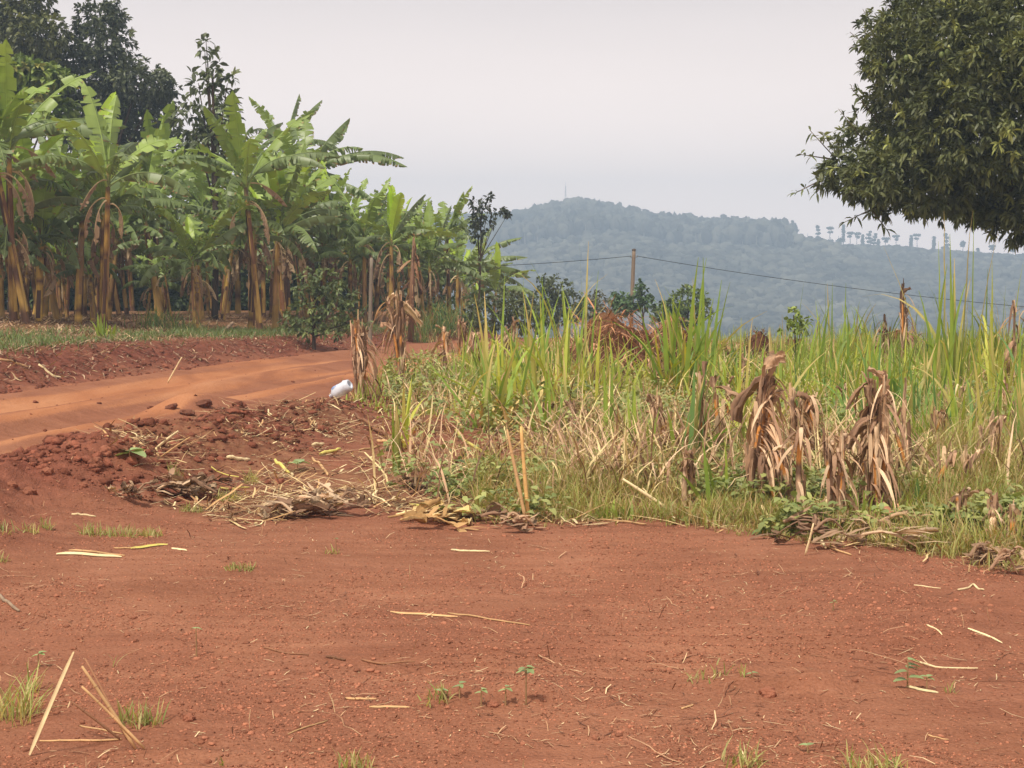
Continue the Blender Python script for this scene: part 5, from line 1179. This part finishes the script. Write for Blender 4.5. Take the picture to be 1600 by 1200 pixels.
    x, y = scatter(110000, -860, 860, 4.5, 12, lambda x, y: (1 - field_mask(x, y)) * (.15 + .85 * sm((fbm(x * 1.7, y * 1.7, 56, 4) - .45) / .12)), rng, 1.2); n = len(x); z = H(x, y); r = .0022 + .0045 * rng.random(n) ** 3
    lumps(b, np.stack([x, y, z + r * .1], -1), np.stack([r * 1.2, r, r * .8], -1), np.array([.32, .13, .076]) * rng.uniform(.5, 1.5, (n, 1)), .15, ICO0, rng)
    tag(b.build('soil_crumbs', M_CLOD, smooth=False), 'crumbs and small clods of red soil', 'soil', kind='stuff')
ground_cover()

# big separate clods
def soil_clod(u, v, wpx, label, seed, slab=False):
    rng = np.random.default_rng(seed); g = gp(u, v); r = .75 * wpx / mpx(g) / 2
    b = MB(); v_, f_ = ICO3
    k = 1 + (fbm(v_[:, 0] * 2.2 + seed * 3.1, v_[:, 1] * 2.2 + v_[:, 2] * 1.9, seed, 4) - .5) * .9
    sc = np.array([1, .75, .42]) if slab else np.array([1, .85, .8])
    V = v_ * k[:, None] * r * sc
    if slab:
        V = np.round(V / (r * .5)) * (r * .5) * .45 + V * .55; t = rng.uniform(-.5, .5); V = V @ np.array([[math.cos(t), 0, math.sin(t)], [0, 1, 0], [-math.sin(t), 0, math.cos(t)]])
    b.add(V + np.array([0, 0, r * .25]), None, f_, (S(120, 80, 64) if slab else np.array([.30, .12, .072])))
    o = b.build('soil_clod', M_CLOD, smooth=not slab); o.location = g
    tag(o, label, 'clod', 'big clods of red soil by the road')
SC = [(45, 775, 30, 'large rounded red clod at the front of the left spoil bank', 0), (20, 765, 22, 'red clod touching the left edge of the picture', 0), (165, 712, 30, 'dark hollow-sided clod on top of the spoil bank', 0), (150, 735, 34, 'broad low clod under the dark hollow-sided one', 0),
      (110, 700, 20, 'pointed small clod on the crest of the spoil bank', 0), (75, 745, 22, 'crumbling clod in the middle of the spoil bank', 0), (330, 722, 16, 'round red clod among the straw', 0), (318, 640, 36, 'broken dark crust slab standing up beside the road', 1), (292, 650, 32, 'flat tilted crust slab left of the standing one', 1),
      (345, 642, 22, 'small crust slab right of the standing one', 1), (268, 640, 26, 'crust slab lying nearest the orange track', 1), (372, 636, 20, 'dark crust slab at the right end of the broken row', 1), (258, 576, 14, 'brick-red clod at the foot of the far bank', 0), (168, 578, 12, 'small red clod at the far bank, left of the brick-red one', 0),
      (130, 762, 18, 'loose clod at the foot of the spoil bank beside the straw', 0), (770, 1108, 24, 'low crumbly clod in the bare plot near the seedlings', 0), (1200, 1090, 34, 'flat crumbly clod in the bare plot on the right', 0), (295, 1128, 26, 'low clod right of the foreground grass tuft', 0), (708, 722, 16, 'red clod among the sticks below the mound', 0)]
for i, (u, v, w, lab, sl) in enumerate(SC): soil_clod(u, v, w, lab, 40 + i, bool(sl))

# ------------------------------------------------------------------ fallen sticks and strips, each a thing
PALE, TAN, BRN, GREY, YEL = S(226, 204, 158), S(196, 158, 112), S(136, 96, 70), S(150, 128, 106), S(214, 200, 110)
def stick(u1, v1, u2, v2, wpx, col, label, lift=0.0, name='dry_stick', cat='stick', strip=False, seed=0, curve=.02, group='dry sticks and strips lying about'):
    """from the ground point under pixel 1 to pixel 2; lift raises the second end by metres (then pixel 2 is where that end shows)"""
    rng = np.random.default_rng(seed + int(u1 * 7 + v1)); a = gp(u1, v1)
    if lift:
        s = mpx(a); c = a + np.array([(u2 - u1) / s, rng.normal(0, .05) , (v1 - v2) / s])
    else: c = gp(u2, v2)
    r = max(.003, wpx * .72 / mpx(a) / 2); d = c - a; L = np.linalg.norm(d); sd_ = norm(np.cross(d, [0, 0, 1.0]))
    t = np.linspace(0, 1, 9)[:, None]
    P = d * t + sd_ * np.sin(t * PI) * L * rng.normal(0, curve) + np.array([0, 0, 1]) * (r * .6 + np.sin(t * PI) * L * abs(rng.normal(0, curve * .4)))
    if not lift:
        g = H(P[:, 0] + a[0], P[:, 1] + a[1]) - a[2]; P[:, 2] = np.maximum(P[:, 2] * .3 + np.interp(t[:, 0], [0, 1], [0, d[2]]) * .0 + g + r * .7, g + r * .7)
    b = MB(); cc = np.tile(col, (9, 1)) * rng.uniform(.88, 1.1, (9, 1))
    if strip:
        w = r * 2 * np.interp(t[:, 0], [0, .15, .85, 1], [.5, 1, .9, .35])
        up = np.array([0, -.55, .83]); V = []
        sdir = norm(np.cross(d, up)) if lift == 0 else norm(np.cross(d, np.array([0, -1., .2])))
        nn = norm(np.cross(sdir, d))
        for q in (-.5, -.15, .15, .5): V.append(P + sdir * (w * q)[:, None] + nn * (abs(q) ** 2 * w * .6)[:, None])
        V = np.stack(V, 1); i, j = np.meshgrid(np.arange(8), np.arange(3), indexing='ij')
        Q = np.stack([i * 4 + j, i * 4 + j + 1, (i + 1) * 4 + j + 1, (i + 1) * 4 + j], -1).reshape(-1, 4)
        b.add(V, Q, None, np.repeat(cc, 4, 0) * np.tile(np.array([.9, 1.05, 1.0, .85]), 9)[:, None])
        V2 = V - nn * .004; b.add(V2, Q[:, ::-1], None, np.repeat(cc, 4, 0) * .9)
    else:
        tube(b, P, r * np.interp(t[:, 0], [0, .1, .5, .9, 1], [.75, 1, .92, .8, .6]) * rng.uniform(.9, 1.1, 9), 7, cc)
        for k in (2, 4, 6): tube(b, P[k] + np.outer([-1, 0, 1], norm(d)) * r * .5, [r * .9, r * 1.12, r * .9], 7, cc[k] * .85, False)
    o = b.build(name, M_STRAW); o.location = a
    tag(o, label, cat, group)
SK = [
 (46, 1188, 119, 1022, 9, PALE * 1.05, 'wide pale strip propped up in the lower left corner', .3, 'dry_strip', 'strip', True),
 (212, 1172, 128, 1040, 9, TAN, 'tan stalk of the fanned bundle beside the wide pale strip', .3),
 (198, 1165, 116, 1052, 6, BRN * 1.2, 'thin brown stalk left in the fanned bundle', .3),
 (226, 1178, 134, 1072, 7, TAN * 1.1, 'pale stalk right in the fanned bundle', .3),
 (188, 1160, 112, 1098, 6, BRN, 'dark lower stalk of the fanned bundle', .1),
 (190, 1158, 62, 1160, 5, TAN * 1.1, 'long stalk lying flat behind the wide pale strip', 0),
 (125, 1136, 192, 1155, 4, TAN, 'short stalk lying under the fanned bundle', 0),
 (88, 868, 190, 874, 8, PALE * .95, 'split pale cane piece lying on the bare plot at the left', 0, 'dry_strip', 'strip', True),
 (108, 862, 195, 871, 5, TAN, 'brown-ended stalk lying on the split pale cane piece', 0),
 (205, 860, 262, 854, 8, YEL, 'yellowish husk lying right of the split cane piece', 0, 'dry_strip', 'strip', True),
 (178, 858, 212, 861, 4, TAN, 'short stalk joined to the yellowish husk', 0),
 (268, 858, 292, 863, 5, PALE, 'small pale scrap right of the yellowish husk', 0, 'dry_strip', 'strip', True),
 (112, 806, 150, 811, 5, PALE, 'pale stalk between the spoil bank and the small grass tufts', 0),
 (610, 959, 715, 965, 6, TAN * 1.1, 'longest thin stalk on the bare plot, its left half', 0, 'dry_strip', 'strip', True),
 (700, 961, 828, 979, 4, TAN, 'thin bent stalk continuing right of the longest one', 0),
 (705, 862, 765, 864, 5, PALE, 'pale straight piece on the plot below the crossed sticks', 0),
 (524, 920, 545, 948, 4, BRN * 1.2, 'short stub sticking out of the plot', .05),
 (540, 1097, 588, 1098, 6, TAN, 'tan stalk half buried left of the seedlings', 0),
 (577, 1110, 640, 1112, 6, TAN * 1.05, 'tan strip just below the half-buried stalk', 0, 'dry_strip', 'strip', True),
 (412, 1018, 482, 1027, 4, BRN, 'curved brown twig arching off the plot', 0),
 (510, 1030, 540, 1033, 6, BRN * .7, 'dark short twig left of the crooked root', 0),
 (565, 1034, 648, 1044, 5, BRN * 1.1, 'crooked root lying in the middle of the plot', 0),
 (450, 1152, 512, 1128, 3, TAN * .9, 'faint twig near the lower grass tuft', 0),
 (1425, 1040, 1528, 1047, 5, PALE, 'straight pale stalk beside the broad-leaved weed', 0),
 (1416, 1079, 1466, 1084, 7, PALE * .95, 'flat pale leaf below the broad-leaved weed', 0, 'dry_strip', 'strip', True),
 (1512, 986, 1566, 1006, 5, PALE, 'pale forked strip near the right edge of the plot', 0, 'dry_strip', 'strip', True),
 (1497, 924, 1520, 918, 5, PALE, 'left arm of the pale V on the right of the plot', 0),
 (1520, 918, 1537, 925, 5, PALE, 'right arm of the pale V on the right of the plot', 0),
 (1428, 919, 1470, 922, 3, PALE, 'thin pale straw left of the pale V', 0),
 (1448, 980, 1472, 994, 4, PALE, 'short angled straw left of the forked strip', 0),
 (1065, 1115, 1083, 1106, 5, TAN * 1.1, 'small bent straw in front of the flat clod', 0),
 (1450, 1150, 1482, 1163, 3, TAN, 'thin straw low on the right of the plot', 0),
 (1258, 870, 1268, 818, 5, PALE, 'pale stick standing at the grass edge', .2),
 (1268, 836, 1290, 860, 7, PALE, 'white-barked piece lying beside the standing pale stick', 0),
 (1290, 856, 1330, 870, 5, TAN, 'twig on the soil below the pile of flat strips', 0),
 (1275, 838, 1410, 834, 6, YEL * .95, 'long yellowish stalk lying on the pile of flat strips', 0),
 (822, 818, 792, 672, 8, TAN * 1.15, 'left of the two crossed upright sticks in the litter', .4),
 (826, 816, 814, 668, 9, S(214, 172, 110), 'thicker right one of the two crossed upright sticks', .4),
 (1060, 808, 972, 750, 8, PALE * .95, 'pale stick slanting down to the right in the low grass', .1),
 (712, 678, 790, 728, 7, YEL, 'yellow-green stick slanting across the red mound', 0),
 (664, 734, 712, 735, 8, PALE, 'pale stick lying flat left of the crossed sticks', 0),
 (672, 748, 705, 739, 8, YEL, 'yellowish stick under the flat pale one', 0),
 (700, 730, 728, 708, 10, BRN, 'thick brown stalk piece below the red mound', 0),
 (430, 724, 452, 741, 8, YEL * 1.05, 'pale green stick piece near the rib pile', 0),
 (488, 718, 512, 744, 6, TAN * 1.15, 'tan stick slanting in the litter, right of the pale green piece', 0),
 (500, 714, 532, 706, 8, YEL, 'yellow cane piece in the litter above the tan slanting stick', 0),
 (488, 700, 506, 698, 8, PALE, 'short white-ended piece in the turned soil', 0),
 (355, 722, 390, 722, 9, PALE * .95, 'pale cane piece right of the round red clod', 0),
 (245, 703, 280, 676, 6, PALE * .95, 'pale split stick pointing up from the small dead leaf pile', .15),
 (250, 716, 302, 682, 4, TAN, 'thin curved stick right of the split one on the small dead leaf pile', .15),
 (345, 764, 390, 763, 5, YEL, 'straight yellow straw behind the rib pile', 0),
 (330, 735, 400, 745, 3, YEL, 'fine green straw in front of the round red clod', 0),
 (590, 692, 618, 694, 8, TAN, 'tan piece left of the lone green shoot', 0),
 (562, 705, 620, 694, 5, TAN * .9, 'thin tan stick behind the lone green shoot', 0),
 (618, 692, 555, 655, 9, BRN * 1.15, 'brown stem lying behind the straw in front of the bottle', 0),
 (640, 790, 745, 803, 7, YEL * .9, 'long straw-yellow stalk at the plot edge', 0),
 (745, 796, 800, 822, 6, PALE * .9, 'curling pale strip at the plot edge below the crossed sticks', 0, 'dry_strip', 'strip', True),
 (930, 815, 1010, 822, 5, TAN, 'stalk hidden in the front of the low grass', 0),
 (0, 936, 30, 960, 8, GREY, 'greyish stalk end at the left edge of the plot', 0),
 (1190, 692, 1240, 640, 5, PALE, 'pale broken stem beside the flared withered stalk', .2),
 (1468, 690, 1496, 602, 6, PALE * .95, 'upright pale stick among the grass on the right', .3),
 (1498, 610, 1530, 690, 5, TAN, 'tan stick slanting right of the upright pale one', 0),
 (1402, 690, 1440, 650, 4, TAN, 'thin stick crossing the slanting stalks', .15),
 (1245, 668, 1350, 655, 5, TAN * .9, 'crosswise dry stick over the thin broken stems', .15),
 (262, 600, 285, 560, 4, PALE * .9, 'pale straw hanging down the far road bank', .1),
 (60, 572, 95, 592, 6, PALE, 'white stick lying on the left end of the far bank', 0),
 (0, 566, 44, 578, 6, TAN, 'brown stick at the left end of the far bank', 0),
 (350, 520, 365, 505, 8, GREY * 1.1, 'grey branch stub on top of the far bank', .05),
]
for s_ in SK:
    stick(*s_)

# ------------------------------------------------------------------ small plants on the bare plot
def tuft(u, v, hpx, wpx, label, seed, n=40, cols=(S(140, 156, 82), S(198, 184, 126))):
    rng = np.random.default_rng(seed); g = gp(u, v); s = mpx(g); h, w = hpx / s, wpx / s / 2
    b = MB(); base = np.stack([rng.uniform(-w, w, n), rng.normal(0, w * .5, n), np.zeros(n)], -1); base[:, 2] = H(base[:, 0] + g[0], base[:, 1] + g[1]) - g[2] - .005
    t = rng.random((n, 1)); c = (cols[0] * t + cols[1] * (1 - t)) * rng.uniform(.8, 1.15, (n, 1))
    blades(b, base, rng.uniform(0, 2 * PI, n), np.abs(rng.normal(0, .45, n)), h * rng.uniform(.4, 1.1, n), rng.uniform(.1, 1.2, n), rng.uniform(.004, .008, n), c, c, 4, 1.3, .05, False, rng)
    o = b.build('grass_tuft', M_BLADE); o.location = g
    tag(o, label, 'grass tuft', 'grass tufts on the bare plot')
for i, (u, v, h, w, lab, n) in enumerate([
    (5, 832, 24, 30, 'grass tuft cut by the left edge of the picture', 36), (45, 832, 20, 30, 'thin brownish grass tuft near the left edge', 36), (73, 826, 22, 18, 'small upright grass tuft right of the thin brownish one', 36), (145, 836, 26, 36, 'fullest grass tuft of the row at the left', 80),
    (185, 838, 20, 44, 'wide low grass tuft right of the fullest one', 80), (230, 839, 22, 50, 'long low grass tuft at the right end of the row', 80), (375, 892, 16, 40, 'isolated round grass tuft on the bare plot', 90), (2, 880, 26, 20, 'grass tuft halfway down the left edge', 26),
    (20, 1130, 80, 70, 'straggly dark grass tuft behind the wide pale strip', 90), (205, 1140, 48, 40, 'green grass tuft right of the fanned bundle', 34), (240, 1140, 46, 30, 'yellowish grass tuft next to the low clod', 30), (52, 1085, 55, 24, 'leafy upright grass tuft above the straggly one', 16),
    (300, 800, 22, 34, 'bright grass tuft below the loose pile of twisted leaves', 60), (358, 784, 30, 36, 'yellow-green grass tuft behind the rib pile', 60), (392, 756, 34, 20, 'dark green grass tuft behind the yellow-green one', 50), (275, 745, 24, 26, 'small grass tuft beside the small dead leaf pile', 40),
    (680, 1100, 34, 50, 'fine straw-coloured grass tuft left of the seedlings', 34), (555, 1205, 36, 60, 'grass tuft at the bottom edge left of centre', 50), (1160, 1205, 50, 60, 'grass tuft at the bottom edge, right of centre', 44), (1365, 1205, 48, 90, 'yellow-green grass tuft widest at the bottom edge', 80),
    (1100, 1060, 28, 70, 'sparse grass tuft behind the flat clod', 24), (1160, 1060, 34, 8, 'single-bladed green tuft right of the flat clod', 5), (345, 1200, 26, 10, 'two yellow blades at the bottom edge', 4), (180, 1045, 40, 8, 'single upright green blade above the fanned bundle', 3), (1485, 1085, 26, 16, 'tiny grass tuft right of the broad-leaved weed', 10),
    (1460, 870, 40, 60, 'taller grass tuft spilling onto the soil at the right', 60), (520, 866, 18, 24, 'faint dry grass tuft below the rib pile', 16)]):
    tuft(u, v, h, w, lab, 700 + i, n)

def seedling(u, v, hpx, label, seed, nl=3, ll=.05, lean=0.0, wide=1.0, name='seedling', low=.75):
    rng = np.random.default_rng(seed); g = gp(u, v); s = mpx(g); h = hpx / s
    e = empty(name, g, label, 'seedling', 'seedlings on the bare plot')
    t = MB(); P = spline([(0, 0, -.01), (lean * h * .4, 0, h * .5), (lean * h, 0, h)], 4); tube(t, P, np.linspace(.004, .0022, len(P)), 5, S(150, 120, 84)); t.build('stem', M_STRAW, e)
    for i in range(nl):
        b = MB(); a = i * 2.4 + rng.uniform(0, 1); q = P[-1] * rng.uniform(low, 1.0) if i else P[-1]
        d = np.array([[math.cos(a), math.sin(a) * .6, rng.uniform(-.1, .35)]])
        # heart-shaped leaf
        th = np.linspace(0, 2 * PI, 14, endpoint=False); L = ll * (.62 if ll < .1 else .9) * rng.uniform(.8, 1.15)
        xs = (1 - np.cos(th)) * .5 + .06 * np.cos(2 * th); ys = np.sin(th) * .42 * (1.15 - .35 * xs) * wide
        dd = norm(d[0]); sv = norm(np.cross(dd, [0, 0, 1.])); up = np.cross(sv, dd)
        V = q + dd * (xs * L)[:, None] + sv * (ys * L)[:, None] + up * (np.abs(ys) * L * .25 - xs ** 2 * L * .25)[:, None]
        V = np.concatenate([V, [q + dd * L * .5 - up * L * .06]]); T = [(14, k, (k + 1) % 14) for k in range(14)]
        b.add(V, None, T, S(150, 168, 112) * rng.uniform(.8, 1.12)); b.build('leaf', M_LEAF, e)
for i, a in enumerate([(307, 1030, 46, 'tall single-leaved seedling on the left of the plot', 2, .045), (822, 1108, 62, 'tallest seedling of the middle group, with spread leaves', 5, .06), (790, 1105, 30, 'low seedling left of the tallest one', 3, .055), (752, 1108, 28, 'seedling with a curled yellow tip in the middle group', 3, .04),
                       (718, 1100, 24, 'small two-leaved seedling in the middle group', 3, .045), (690, 1100, 18, 'leftmost little seedling of the middle group', 3, .045), (1418, 1075, 45, 'broad-leaved weed with large pale top leaves', 6, .085), (1448, 1080, 20, 'small pale seedling right of the broad-leaved weed', 3, .05),
                       (1302, 955, 16, 'tiny seedling far right on the plot', 3, .035), (1262, 1180, 12, 'flat little seedling near the bottom edge', 2, .05), (1175, 1065, 6, 'flat pale leafling behind the flat clod', 2, .05), (203, 728, 16, 'broad green leaf plant on the small dead leaf pile', 4, .16),
                       (465, 736, 14, 'broad-leaved plant beside the tan slanting stick', 4, .12), (895, 730, 66, 'leafy green weed in front of the watery middle grass', 12, .12), (525, 862, 20, 'thin pale seedling under the rib pile', 3, .03), (60, 1045, 22, 'seedling behind the leafy grass at the left', 3, .05)]):
    seedling(*a[:3], a[3] if a[3] != 'leafy green weed in front of the watery middle grass' else 'leafy green weed in the litter right of the crossed sticks', 800 + i, a[4], a[5], low=.75 if a[4] < 6 else .25)

# ------------------------------------------------------------------ haze
def haze():
    x0, x1, y0, y1, z0, z1 = -1300, 1300, -30, 1220, -40, 90
    b = MB(); V = [(x, y, z) for x in (x0, x1) for y in (y0, y1) for z in (z0, z1)]
    b.add(V, [(0, 1, 3, 2), (4, 6, 7, 5), (0, 4, 5, 1), (2, 3, 7, 6), (0, 2, 6, 4), (1, 5, 7, 3)])
    m = bpy.data.materials.new('haze_air'); m.use_nodes = True; n = m.node_tree.nodes; n.remove(n['Principled BSDF'])
    v = n.new('ShaderNodeVolumePrincipled'); v.inputs['Color'].default_value = (0.59, 0.78, 1.0, 1); v.inputs['Density'].default_value = 0.00134; v.inputs['Anisotropy'].default_value = 0.0
    m.node_tree.links.new(v.outputs[0], n['Material Output'].inputs['Volume'])
    tag(b.build('haze', m, smooth=False), 'pale blue haze in the air', 'haze', kind='stuff')
haze()
